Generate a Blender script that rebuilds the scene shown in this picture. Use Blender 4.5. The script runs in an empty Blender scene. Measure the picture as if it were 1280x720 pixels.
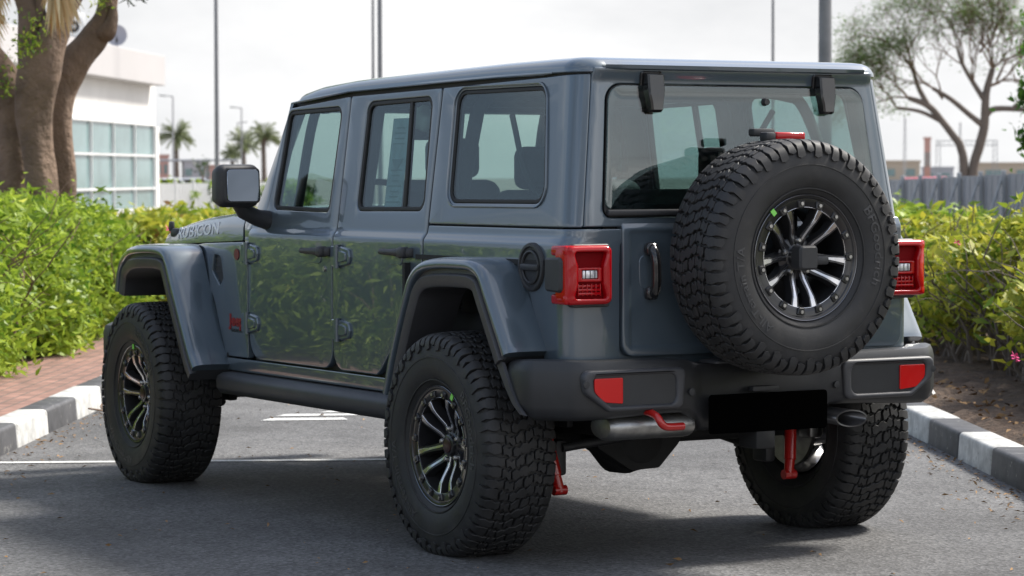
import bpy, bmesh, math, random
import numpy as np
from mathutils import Vector, Matrix, Euler
R = math.radians
PI = math.pi
rng = random.Random(7)
nr = np.random.default_rng(11)
sc = bpy.context.scene
COL = sc.collection

# ------------------------------------------------------------------ camera, light, exposure
cd = bpy.data.cameras.new('camera'); cam = bpy.data.objects.new('camera', cd); COL.objects.link(cam)
CAMP = Vector((-9.3195, 6.1006, 1.4581)); YAW = -0.52993; PIT = -0.04039; ROLL = -0.00235
F_ = Vector((math.cos(PIT)*math.cos(YAW), math.cos(PIT)*math.sin(YAW), math.sin(PIT)))
r0 = Vector((math.sin(YAW), -math.cos(YAW), 0)); u0 = r0.cross(F_)
Rv = math.cos(ROLL)*r0+math.sin(ROLL)*u0; Uv = -math.sin(ROLL)*r0+math.cos(ROLL)*u0
M = Matrix((Rv, Uv, -F_)).transposed().to_4x4(); M.translation = CAMP
cam.matrix_world = M
cd.sensor_width = 36; cd.lens = 3458.9/1280*36
cd.clip_start = .1; cd.clip_end = 3000
cd.dof.use_dof = True; cd.dof.focus_distance = 10.6; cd.dof.aperture_fstop = 6.3
sc.camera = cam

SUN_EL = R(49)
w = bpy.data.worlds.new('World'); sc.world = w; w.use_nodes = True
nt = w.node_tree; nt.nodes.clear()
def N(nt, t, **k):
    n = nt.nodes.new(t)
    for a, b in k.items():
        if a == 'ins':
            for i, v in b.items(): n.inputs[i].default_value = v
        else: setattr(n, a, b)
    return n
sky = N(nt, 'ShaderNodeTexSky', sky_type='NISHITA'); sky.sun_disc = False
sky.sun_elevation = SUN_EL; sky.sun_rotation = R(180); sky.air_density = 1; sky.dust_density = 2.5
tc = N(nt, 'ShaderNodeTexCoord')
mp = N(nt, 'ShaderNodeMapping'); mp.inputs['Scale'].default_value = (1.0, 1.0, 2.6); mp.inputs['Location'].default_value = (.35, .1, .2)
nz = N(nt, 'ShaderNodeTexNoise', ins={'Scale': 1.9, 'Detail': 7, 'Roughness': .56, 'Distortion': .25})
cr = N(nt, 'ShaderNodeValToRGB'); cr.color_ramp.elements[0].position = .40; cr.color_ramp.elements[1].position = .66
nz2 = N(nt, 'ShaderNodeTexNoise', ins={'Scale': 3.1, 'Detail': 8, 'Roughness': .6})
cr2 = N(nt, 'ShaderNodeValToRGB'); cr2.color_ramp.elements[0].position = .3; cr2.color_ramp.elements[1].position = .66
cr2.color_ramp.elements[0].color = (3.6, 3.65, 3.75, 1); cr2.color_ramp.elements[1].color = (5.4, 5.38, 5.36, 1)
mx = N(nt, 'ShaderNodeMix', data_type='RGBA')
# more cloud towards the horizon
sep = N(nt, 'ShaderNodeSeparateXYZ'); mr = N(nt, 'ShaderNodeMapRange', ins={1: .0, 2: .45, 3: 1.0, 4: 0.0})
ad = N(nt, 'ShaderNodeMath', operation='ADD', use_clamp=True)
bg = N(nt, 'ShaderNodeBackground', ins={'Strength': .1}); ow = N(nt, 'ShaderNodeOutputWorld')
L = nt.links.new
L(tc.outputs['Generated'], mp.inputs[0]); L(mp.outputs[0], nz.inputs['Vector']); L(mp.outputs[0], nz2.inputs['Vector'])
L(nz.outputs[0], cr.inputs[0]); L(nz2.outputs[0], cr2.inputs[0]); L(tc.outputs['Generated'], sep.inputs[0]); L(sep.outputs[2], mr.inputs[0])
L(cr.outputs[0], ad.inputs[0]); L(mr.outputs[0], ad.inputs[1]); L(ad.outputs[0], mx.inputs[0])
dt = N(nt, 'ShaderNodeVectorMath', operation='DOT_PRODUCT', ins={1: (.78, -.59, .22)}); dm = N(nt, 'ShaderNodeMapRange', ins={1: -.6, 2: .75, 3: 1.22, 4: 1.0}); cm = N(nt, 'ShaderNodeVectorMath', operation='SCALE')
bk = N(nt, 'ShaderNodeMapRange', ins={1: -.3, 2: .6, 3: 1.0, 4: 0.0}); n3 = N(nt, 'ShaderNodeTexNoise', ins={'Scale': 3.4, 'Detail': 7, 'Roughness': .55, 'Distortion': .4}); n3r = N(nt, 'ShaderNodeMapRange', ins={1: .36, 2: .62, 3: -.62, 4: .55})
m1 = N(nt, 'ShaderNodeMath', operation='MULTIPLY'); m2 = N(nt, 'ShaderNodeMath', operation='ADD', ins={1: 1.0}); m3 = N(nt, 'ShaderNodeMath', operation='MULTIPLY')
L(mp.outputs[0], n3.inputs['Vector']); L(n3.outputs[0], n3r.inputs[0]); L(dt.outputs['Value'], bk.inputs[0]); L(bk.outputs[0], m1.inputs[0]); L(n3r.outputs[0], m1.inputs[1]); L(m1.outputs[0], m2.inputs[0]); L(m2.outputs[0], m3.inputs[0]); L(dm.outputs[0], m3.inputs[1])
L(tc.outputs['Generated'], dt.inputs[0]); L(dt.outputs['Value'], dm.inputs[0]); d2 = N(nt, 'ShaderNodeVectorMath', operation='DOT_PRODUCT', ins={1: (.30, .95, 0)}); d2r = N(nt, 'ShaderNodeMapRange', interpolation_type='SMOOTHSTEP', ins={1: .12, 2: .62, 3: 0.0, 4: 1.0}); bl = N(nt, 'ShaderNodeMix', data_type='RGBA', blend_type='MULTIPLY', ins={7: (.36, .46, .60, 1)}); bln = N(nt, 'ShaderNodeMapRange', ins={1: .40, 2: .60, 3: 1.0, 4: .35}); blm = N(nt, 'ShaderNodeMath', operation='MULTIPLY')
L(tc.outputs['Generated'], d2.inputs[0]); L(d2.outputs['Value'], d2r.inputs[0]); L(n3.outputs[0], bln.inputs[0]); L(d2r.outputs[0], blm.inputs[0]); L(bln.outputs[0], blm.inputs[1]); L(blm.outputs[0], bl.inputs[0]); L(cr2.outputs[0], bl.inputs[6]); L(bl.outputs[2], cm.inputs[0]); L(m3.outputs[0], cm.inputs[3])
skm = N(nt, 'ShaderNodeVectorMath', operation='SCALE', ins={3: 1.2}); L(sky.outputs[0], skm.inputs[0]); L(skm.outputs[0], mx.inputs[6]); L(cm.outputs[0], mx.inputs[7]); L(mx.outputs[2], bg.inputs[0]); L(bg.outputs[0], ow.inputs[0])
sd_ = bpy.data.lights.new('sun', 'SUN'); sun = bpy.data.objects.new('sun', sd_); COL.objects.link(sun)
sd_.energy = 3.1; sd_.angle = R(10); sd_.color = (1, .955, .88)
sun.rotation_euler = Vector((0.0, math.cos(SUN_EL), -math.sin(SUN_EL))).to_track_quat('-Z', 'Y').to_euler()
sun.location = (0, -20, 25)
vs = sc.view_settings; sc.display_settings.display_device = 'sRGB'
vs.view_transform = 'Standard'; vs.look = 'None'; vs.gamma = 1; vs.use_curve_mapping = False
vs.exposure = 1.1
sc.render.engine = 'CYCLES'
sc.cycles.max_bounces = 8; sc.cycles.transparent_max_bounces = 16

# ------------------------------------------------------------------ materials
def mat(name, col, rough=.5, metal=0, coat=0, spec=.5, bump=0, bscale=60, var=0, vscale=8, rvar=0, coatr=.03, bdist=.01, detail=4):
    m = bpy.data.materials.new(name); m.use_nodes = True; nt = m.node_tree; b = nt.nodes['Principled BSDF']
    b.inputs['Base Color'].default_value = (*col, 1); b.inputs['Roughness'].default_value = rough
    b.inputs['Metallic'].default_value = metal; b.inputs['Coat Weight'].default_value = coat
    b.inputs['Coat Roughness'].default_value = coatr; b.inputs['Specular IOR Level'].default_value = spec
    L = nt.links.new
    tc = N(nt, 'ShaderNodeTexCoord')
    if var:
        n = N(nt, 'ShaderNodeTexNoise', ins={'Scale': vscale, 'Detail': 6, 'Roughness': .62})
        mr = N(nt, 'ShaderNodeMapRange', ins={1: .3, 2: .7, 3: 1-var, 4: 1+var})
        mu = N(nt, 'ShaderNodeMix', data_type='RGBA', blend_type='MULTIPLY', ins={0: 1.0, 6: (*col, 1)})
        L(tc.outputs['Object'], n.inputs['Vector']); L(n.outputs[0], mr.inputs[0]); L(mr.outputs[0], mu.inputs[7]); L(mu.outputs[2], b.inputs['Base Color'])
        if rvar:
            m2 = N(nt, 'ShaderNodeMapRange', ins={1: .3, 2: .7, 3: max(0, rough-rvar), 4: rough+rvar})
            L(n.outputs[0], m2.inputs[0]); L(m2.outputs[0], b.inputs['Roughness'])
    if bump:
        n = N(nt, 'ShaderNodeTexNoise', ins={'Scale': bscale, 'Detail': detail, 'Roughness': .6})
        bp = N(nt, 'ShaderNodeBump', ins={'Strength': bump, 'Distance': bdist})
        L(tc.outputs['Object'], n.inputs['Vector']); L(n.outputs[0], bp.inputs['Height']); L(bp.outputs[0], b.inputs['Normal'])
    return m
def glassmat(name, tint, ior=1.5, boost=1.0, base=.0):
    m = bpy.data.materials.new(name); m.use_nodes = True; nt = m.node_tree; nt.nodes.clear(); L = nt.links.new
    o = N(nt, 'ShaderNodeOutputMaterial'); t = N(nt, 'ShaderNodeBsdfTransparent', ins={0: (*tint, 1)})
    g = N(nt, 'ShaderNodeBsdfGlossy', ins={'Roughness': .01}); lw = N(nt, 'ShaderNodeLayerWeight', ins={0: .5}); f = N(nt, 'ShaderNodeMath', operation='POWER', ins={1: 5.0}); f2 = N(nt, 'ShaderNodeMath', operation='MULTIPLY_ADD', ins={1: .96, 2: .04})
    ma = N(nt, 'ShaderNodeMath', operation='MULTIPLY_ADD', use_clamp=True, ins={1: boost, 2: base}); mx = N(nt, 'ShaderNodeMixShader')
    L(lw.outputs['Facing'], f.inputs[0]); L(f.outputs[0], f2.inputs[0]); L(f2.outputs[0], ma.inputs[0]); L(ma.outputs[0], mx.inputs[0]); L(t.outputs[0], mx.inputs[1]); L(g.outputs[0], mx.inputs[2]); L(mx.outputs[0], o.inputs[0])
    return m
def leafmat(name, c1, c2, c3=None, trans=.35, rough=.45):
    m = bpy.data.materials.new(name); m.use_nodes = True; nt = m.node_tree; nt.nodes.clear(); L = nt.links.new
    o = N(nt, 'ShaderNodeOutputMaterial'); a = N(nt, 'ShaderNodeAttribute', attribute_name='var')
    r = N(nt, 'ShaderNodeValToRGB'); e = r.color_ramp.elements; e[0].color = (*c1, 1); e[1].color = (*c2, 1)
    if c3: x = e.new(.93); x.color = (*c2, 1); e[-1].color = (*c3, 1)
    p = N(nt, 'ShaderNodeBsdfPrincipled', ins={'Roughness': rough, 'Specular IOR Level': .35}); t = N(nt, 'ShaderNodeBsdfTranslucent'); mx = N(nt, 'ShaderNodeMixShader', ins={0: trans})
    L(a.outputs['Fac'], r.inputs[0]); L(r.outputs[0], p.inputs['Base Color']); L(r.outputs[0], t.inputs[0])
    L(p.outputs[0], mx.inputs[1]); L(t.outputs[0], mx.inputs[2]); L(mx.outputs[0], o.inputs[0])
    return m
PAINT = mat('slate_paint', (.088, .117, .142), rough=.30, metal=.26, coat=1.0, coatr=.01)
PAINT.node_tree.nodes['Principled BSDF'].inputs['Coat IOR'].default_value = 1.55
BLK = mat('black_plastic', (.028, .029, .031), rough=.52, bump=.25, bscale=900, bdist=.0008, var=.12, vscale=12)
GRYP = mat('charcoal_plastic', (.050, .051, .056), rough=.48, bump=.25, bscale=900, bdist=.0008, var=.1, vscale=9)
GLOSSB = mat('gloss_black', (.012, .012, .013), rough=.16, coat=.4)
RUB = mat('rubber', (.021, .021, .0215), rough=.62, var=.35, vscale=14, bump=.3, bscale=160, bdist=.0012, rvar=.1)
RUBL = mat('rubber_letter', (.045, .045, .047), rough=.5)
nt_ = RUB.node_tree; b_n = nt_.nodes['Principled BSDF']; src = b_n.inputs['Base Color'].links[0].from_socket
d_tc = N(nt_, 'ShaderNodeTexCoord'); d_n = N(nt_, 'ShaderNodeTexNoise', ins={'Scale': 9, 'Detail': 9, 'Roughness': .75}); d_r = N(nt_, 'ShaderNodeMapRange', ins={1: .5, 2: .8, 3: 0, 4: .35}); d_m = N(nt_, 'ShaderNodeMix', data_type='RGBA', ins={7: (.10, .09, .078, 1)})
nt_.links.new(d_tc.outputs['Object'], d_n.inputs['Vector']); nt_.links.new(d_n.outputs[0], d_r.inputs[0]); nt_.links.new(d_r.outputs[0], d_m.inputs[0]); nt_.links.new(src, d_m.inputs[6]); nt_.links.new(d_m.outputs[2], b_n.inputs['Base Color'])
SEAL = mat('seal', (.008, .008, .008), rough=.6)
UNDER = mat('underbody', (.012, .012, .012), rough=.75, var=.4, vscale=6)
RLIP = mat('rim_lip', (.16, .16, .17), rough=.22, metal=.9)
MACH = mat('machined_alloy', (.62, .62, .64), rough=.26, metal=1.0, bump=.1, bscale=400, bdist=.0005)
ALB = mat('satin_black_alloy', (.027, .027, .029), rough=.28, metal=.3, coat=.3)
STEEL = mat('steel', (.38, .375, .36), rough=.42, metal=1, var=.25, vscale=14, bump=.1, bscale=60)
BUMP = mat('bumper_plastic', (.024, .025, .027), rough=.42, bump=.25, bscale=900, bdist=.0008, var=.1, vscale=9)
DSTEEL = mat('dark_steel', (.09, .09, .095), rough=.35, metal=.9)
REDP = mat('red_paint', (.42, .010, .008), rough=.3, coat=.6)
REDL = mat('red_lens', (.40, .002, .006), rough=.15, coat=.2, spec=.4, bump=.06, bscale=30, bdist=.002)
REDD = mat('dark_red_lens', (.17, .002, .004), rough=.6, spec=.08)
REFL = mat('red_reflector', (.62, .006, .008), rough=.2, coat=.3)
CLR = mat('clear_lens', (.72, .72, .73), rough=.12, coat=1, metal=.3, bump=.4, bscale=70, bdist=.004, var=.25, vscale=40)
MIRR = mat('mirror', (.24, .27, .33), rough=.02, metal=1)
GLS = glassmat('tinted_glass', (.70, .80, .78), boost=1.7, base=.03)
GLR = glassmat('rear_glass', (.56, .67, .67), boost=1.5, base=.045)
SEATM = mat('seat_fabric', (.018, .018, .019), rough=.75)
CABIN = mat('cabin', (.02, .02, .021), rough=.7)
PAPER = mat('paper', (.36, .52, .56), rough=.7, var=.25, vscale=22)
WHT = mat('white_wrap', (.8, .8, .78), rough=.5)
GRN = mat('green_sticker', (.25, .75, .12), rough=.5)
SILV = mat('silver_decal', (.78, .78, .80), rough=.35)
DKDEC = mat('dark_decal', (.035, .04, .045), rough=.5)
PLATE = mat('plate_black', (.0015, .0015, .0015), rough=1, spec=0)

# ------------------------------------------------------------------ helpers
def link(name, me, m, parent=None, smooth=35, **k):
    o = bpy.data.objects.new(name, me); COL.objects.link(o)
    if m is not None and len(me.materials) == 0:
        for q in (m if isinstance(m, (list, tuple)) else [m]): me.materials.append(q)
    if smooth:
        me.polygons.foreach_set('use_smooth', [True]*len(me.polygons)); me.set_sharp_from_angle(angle=R(smooth))
    if parent: o.parent = parent
    for a, b in k.items(): o[a] = b
    return o
def fin(name, bm, m, parent=None, smooth=35, recalc=True, **k):
    if recalc: bmesh.ops.recalc_face_normals(bm, faces=bm.faces)
    me = bpy.data.meshes.new(name); bm.to_mesh(me); bm.free()
    return link(name, me, m, parent, smooth, **k)
def empty(name, loc, label=None, cat=None, group=None, rz=0, parent=None):
    o = bpy.data.objects.new(name, None); COL.objects.link(o); o.location = loc; o.rotation_euler = (0, 0, rz); o.empty_display_size = .2
    if label: o['label'] = label
    if cat: o['category'] = cat
    if group: o['group'] = group
    if parent: o.parent = parent
    return o
def rpoly(pts, n=6):
    out = []; k = len(pts)
    for i, p in enumerate(pts):
        r = p[2] if len(p) > 2 else 0; P = Vector(p[:2])
        if r <= 0: out.append((P.x, P.y)); continue
        A = Vector(pts[i-1][:2])-P; B = Vector(pts[(i+1) % k][:2])-P
        la, lb = A.length, B.length; A.normalize(); B.normalize()
        ang = math.acos(max(-1, min(1, A.dot(B)))); t = r/math.tan(ang/2); t = min(t, la*.49, lb*.49); rr = t*math.tan(ang/2)
        C = P+(A+B).normalized()*(rr/math.sin(ang/2)); a = P+A*t-C; b = P+B*t-C
        a0 = math.atan2(a.y, a.x); d = math.atan2(b.y, b.x)-a0
        while d > PI: d -= 2*PI
        while d < -PI: d += 2*PI
        for j in range(n+1):
            q = a0+d*j/n; out.append((C.x+rr*math.cos(q), C.y+rr*math.sin(q)))
    return out
def area(l): return sum(l[i-1][0]*l[i][1]-l[i][0]*l[i-1][1] for i in range(len(l)))/2
def ccw(l): return l if area(l) > 0 else l[::-1]
def offs(l, d):
    n = len(l); out = []
    for i in range(n):
        a = Vector(l[i-1]); b = Vector(l[i]); c = Vector(l[(i+1) % n])
        e = (b-a); f = (c-b)
        if e.length < 1e-9: e = f
        if f.length < 1e-9: f = e
        e.normalize(); f.normalize(); n1 = Vector((-e.y, e.x)); n2 = Vector((-f.y, f.x)); m = n1+n2
        m = m/max(.35, m.dot(m)/2) if m.length > 1e-6 else n1
        out.append((b.x+m.x*d, b.y+m.y*d))
    return out
def panel_bm(bm, outer, surf, depth, holes=(), r=.005, step=.12, alines=(), blines=()):
    loops = [ccw(list(outer))]+[ccw(list(h))[::-1] for h in holes]
    tmp = bmesh.new()
    prof = [(r*(1-math.sin(a)), r*(1-math.cos(a))) for a in (0, PI/8, PI/4, 3*PI/8, PI/2)] if r > 0 else [(0, 0)]
    prof = prof+[(0, depth)]
    fe = []; be = []
    for l in loops:
        rows = [[tmp.verts.new((p[0], p[1], -dd)) for p in (offs(l, ins) if ins else l)] for ins, dd in prof]
        n = len(l)
        for i in range(len(rows)-1):
            for j in range(n):
                tmp.faces.new((rows[i][j], rows[i][(j+1) % n], rows[i+1][(j+1) % n], rows[i+1][j]))
        for j in range(n):
            fe.append(tmp.edges.get((rows[0][j], rows[0][(j+1) % n]))); be.append(tmp.edges.get((rows[-1][j], rows[-1][(j+1) % n])))
    bmesh.ops.triangle_fill(tmp, edges=fe, use_beauty=True); bmesh.ops.triangle_fill(tmp, edges=be, use_beauty=True)
    co = [v.co for v in tmp.verts]; a0, a1 = min(c.x for c in co), max(c.x for c in co); b0, b1 = min(c.y for c in co), max(c.y for c in co)
    al = list(alines)+[a0+step*i for i in range(1, int((a1-a0)/step)+1)]; bl = list(blines)+[b0+step*i for i in range(1, int((b1-b0)/step)+1)]
    for x in al:
        if a0+1e-4 < x < a1-1e-4: bmesh.ops.bisect_plane(tmp, geom=tmp.verts[:]+tmp.edges[:]+tmp.faces[:], plane_co=(x, 0, 0), plane_no=(1, 0, 0), dist=1e-6)
    for x in bl:
        if b0+1e-4 < x < b1-1e-4: bmesh.ops.bisect_plane(tmp, geom=tmp.verts[:]+tmp.edges[:]+tmp.faces[:], plane_co=(0, x, 0), plane_no=(0, 1, 0), dist=1e-6)
    mp = {}
    for v in tmp.verts: mp[v] = bm.verts.new(surf(v.co.x, v.co.y, -v.co.z))
    for f in tmp.faces:
        try: bm.faces.new([mp[v] for v in f.verts])
        except ValueError: pass
    tmp.free()
def panel(name, outer, surf, depth, m, parent, smooth=35, extra=None, **k):
    bm = bmesh.new(); panel_bm(bm, outer, surf, depth, **k)
    o = fin(name, bm, m, parent, smooth)
    if extra: [o.__setitem__(a, b) for a, b in extra.items()]
    return o
def box(bm, c, s, rot=None, bev=0, seg=2, T=None):
    g = bmesh.ops.create_cube(bm, size=1)['verts']
    bmesh.ops.scale(bm, vec=s, verts=g)
    if bev:
        es = {e for v in g for e in v.link_edges}
        q = bmesh.ops.bevel(bm, geom=list(es), offset=bev, segments=seg, affect='EDGES', profile=.5); g = list({v for f in q['faces'] for v in f.verts}|{v for v in g if v.is_valid})
    mt = Matrix.Translation(c)@(rot.to_matrix().to_4x4() if rot else Matrix())
    if T is not None: mt = T@mt
    bmesh.ops.transform(bm, matrix=mt, verts=g)
    return g
def tube(bm, pts, rad, n=10, cap=True):
    pts = [Vector(p) for p in pts]; k = len(pts); rad = rad if isinstance(rad, (list, tuple)) else [rad]*k
    rings = []; up = None
    for i, p in enumerate(pts):
        t = (pts[min(i+1, k-1)]-pts[max(i-1, 0)]).normalized()
        if up is None: up = t.orthogonal().normalized()
        else:
            up = (up-t*up.dot(t)); up = up.normalized() if up.length > 1e-5 else t.orthogonal().normalized()
        s = t.cross(up)
        rings.append([bm.verts.new(p+(up*math.cos(2*PI*j/n)+s*math.sin(2*PI*j/n))*rad[i]) for j in range(n)])
    for i in range(k-1):
        for j in range(n): bm.faces.new((rings[i][j], rings[i][(j+1) % n], rings[i+1][(j+1) % n], rings[i+1][j]))
    if cap and n > 2: bm.faces.new(rings[0][::-1]); bm.faces.new(rings[-1])
def loft(bm, rows, closed=False, caps=False):
    vs_ = [[bm.verts.new(p) for p in r] for r in rows]; n = len(rows[0])
    for i in range(len(vs_)-1):
        for j in range(n if closed else n-1):
            bm.faces.new((vs_[i][j], vs_[i][(j+1) % n], vs_[i+1][(j+1) % n], vs_[i+1][j]))
    if caps: bm.faces.new(vs_[0][::-1]); bm.faces.new(vs_[-1])
    return vs_
def lathe(bm, prof, n=64, ax='y', c=(0, 0, 0), closed=False):
    rows = []
    for i in range(n):
        a = 2*PI*i/n; ca, sa = math.cos(a), math.sin(a)
        rows.append([bm.verts.new((c[0]+r*ca, c[1]+y, c[2]+r*sa) if ax == 'y' else ((c[0]+y, c[1]+r*ca, c[2]+r*sa) if ax == 'x' else (c[0]+r*ca, c[1]+r*sa, c[2]+y))) for y, r in prof])
    m = len(prof)
    for i in range(n):
        for j in range(m if closed else m-1):
            a, b = rows[i], rows[(i+1) % n]
            bm.faces.new((a[j], a[(j+1) % m], b[(j+1) % m], b[j]))
    return rows
def prism(bm, poly, T, h, ins=0, r=0):
    """flat polygon (u,v) extruded to height h along local z, optional chamfer, mapped by T(u,v,z)"""
    poly = ccw(poly); rows = [(poly, 0)]
    if ins: rows += [(poly, h-ins), (offs(poly, ins), h)]
    else: rows += [(poly, h)]
    vv = [[bm.verts.new(T(u, v, z)) for u, v in l] for l, z in rows]; n = len(poly)
    for i in range(len(vv)-1):
        for j in range(n): bm.faces.new((vv[i][j], vv[i][(j+1) % n], vv[i+1][(j+1) % n], vv[i+1][j]))
    bm.faces.new(vv[0][::-1]); bm.faces.new(vv[-1])
def catmull(P, n=6):
    P = [Vector(p) for p in P]; out = []
    for i in range(len(P)-1):
        a = P[i-1] if i else P[0]*2-P[1]; b = P[i]; c = P[i+1]; d = P[i+2] if i+2 < len(P) else P[-1]*2-P[-2]
        for k in range(n):
            t = k/n; out.append(.5*((2*b)+(c-a)*t+(2*a-5*b+4*c-d)*t*t+(-a+3*b-3*c+d)*t**3))
    out.append(P[-1]); return out
def sstep(a, b, x):
    t = max(0, min(1, (x-a)/(b-a))); return t*t*(3-2*t)
def textmesh(s, size, sub=0, ext=0.001, xs=1.0, shear=0, bold=0):
    c = bpy.data.curves.new('t', 'FONT'); c.body = s; c.size = size; c.extrude = ext; c.align_x = 'CENTER'; c.align_y = 'CENTER'; c.resolution_u = 3; c.shear = shear; c.offset = bold; c.space_character = 1.05
    o = bpy.data.objects.new('t', c); COL.objects.link(o); bpy.context.view_layer.update()
    me = bpy.data.meshes.new_from_object(o.evaluated_get(bpy.context.evaluated_depsgraph_get()))
    bpy.data.objects.remove(o); bpy.data.curves.remove(c)
    bm = bmesh.new(); bm.from_mesh(me); bpy.data.meshes.remove(me)
    bmesh.ops.scale(bm, vec=(xs, 1, 1), verts=bm.verts)
    if sub:
        x0 = min(v.co.x for v in bm.verts); x1 = max(v.co.x for v in bm.verts)
        x = x0+sub
        while x < x1: bmesh.ops.bisect_plane(bm, geom=bm.verts[:]+bm.edges[:]+bm.faces[:], plane_co=(x, 0, 0), plane_no=(1, 0, 0)); x += sub
    return bm
def merge(dst, src):
    mp = [dst.verts.new(v.co) for v in src.verts]; src.verts.index_update()
    for f in src.faces:
        try: dst.faces.new([mp[v.index] for v in f.verts])
        except ValueError: pass
    src.free()
def numesh(name, V, Fc, m, parent=None, var=None, smooth=0, **k):
    me = bpy.data.meshes.new(name); V = np.asarray(V, np.float32); Fc = np.asarray(Fc, np.int32); nf, q = Fc.shape
    me.vertices.add(len(V)); me.vertices.foreach_set('co', V.ravel()); me.loops.add(nf*q); me.loops.foreach_set('vertex_index', Fc.ravel())
    me.polygons.add(nf); me.polygons.foreach_set('loop_start', np.arange(0, nf*q, q, dtype=np.int32)); me.update(calc_edges=True)
    if var is not None:
        at = me.attributes.new('var', 'FLOAT', 'FACE'); at.data.foreach_set('value', np.asarray(var, np.float32))
    return link(name, me, m, parent, smooth, **k)
def leaves(name, C, D, size, m, parent=None, wr=.42, fold=.25, var=None, up=None, **k):
    """one folded pointed quad per leaf; C centres, D directions"""
    C = np.asarray(C); n = len(C); D = D/np.linalg.norm(D, axis=1, keepdims=True)
    U = nr.normal(size=(n, 3)) if up is None else up+nr.normal(size=(n, 3))*.45
    S = np.cross(D, U); S /= np.linalg.norm(S, axis=1, keepdims=True)+1e-9; Nn = np.cross(S, D)
    s = (size*(.6+.8*nr.random(n)))[:, None]
    base = C-D*s*.5; tip = C+D*s*.5+Nn*s*-.12; a = C-D*s*.08+S*s*wr*.5+Nn*s*fold*.3; b = C-D*s*.08-S*s*wr*.5+Nn*s*fold*.3
    V = np.stack([base, a, tip, b], 1).reshape(-1, 3); Fc = np.arange(4*n).reshape(-1, 4)
    return numesh(name, V, Fc, m, parent, var=nr.random(n) if var is None else var, **k)

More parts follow.
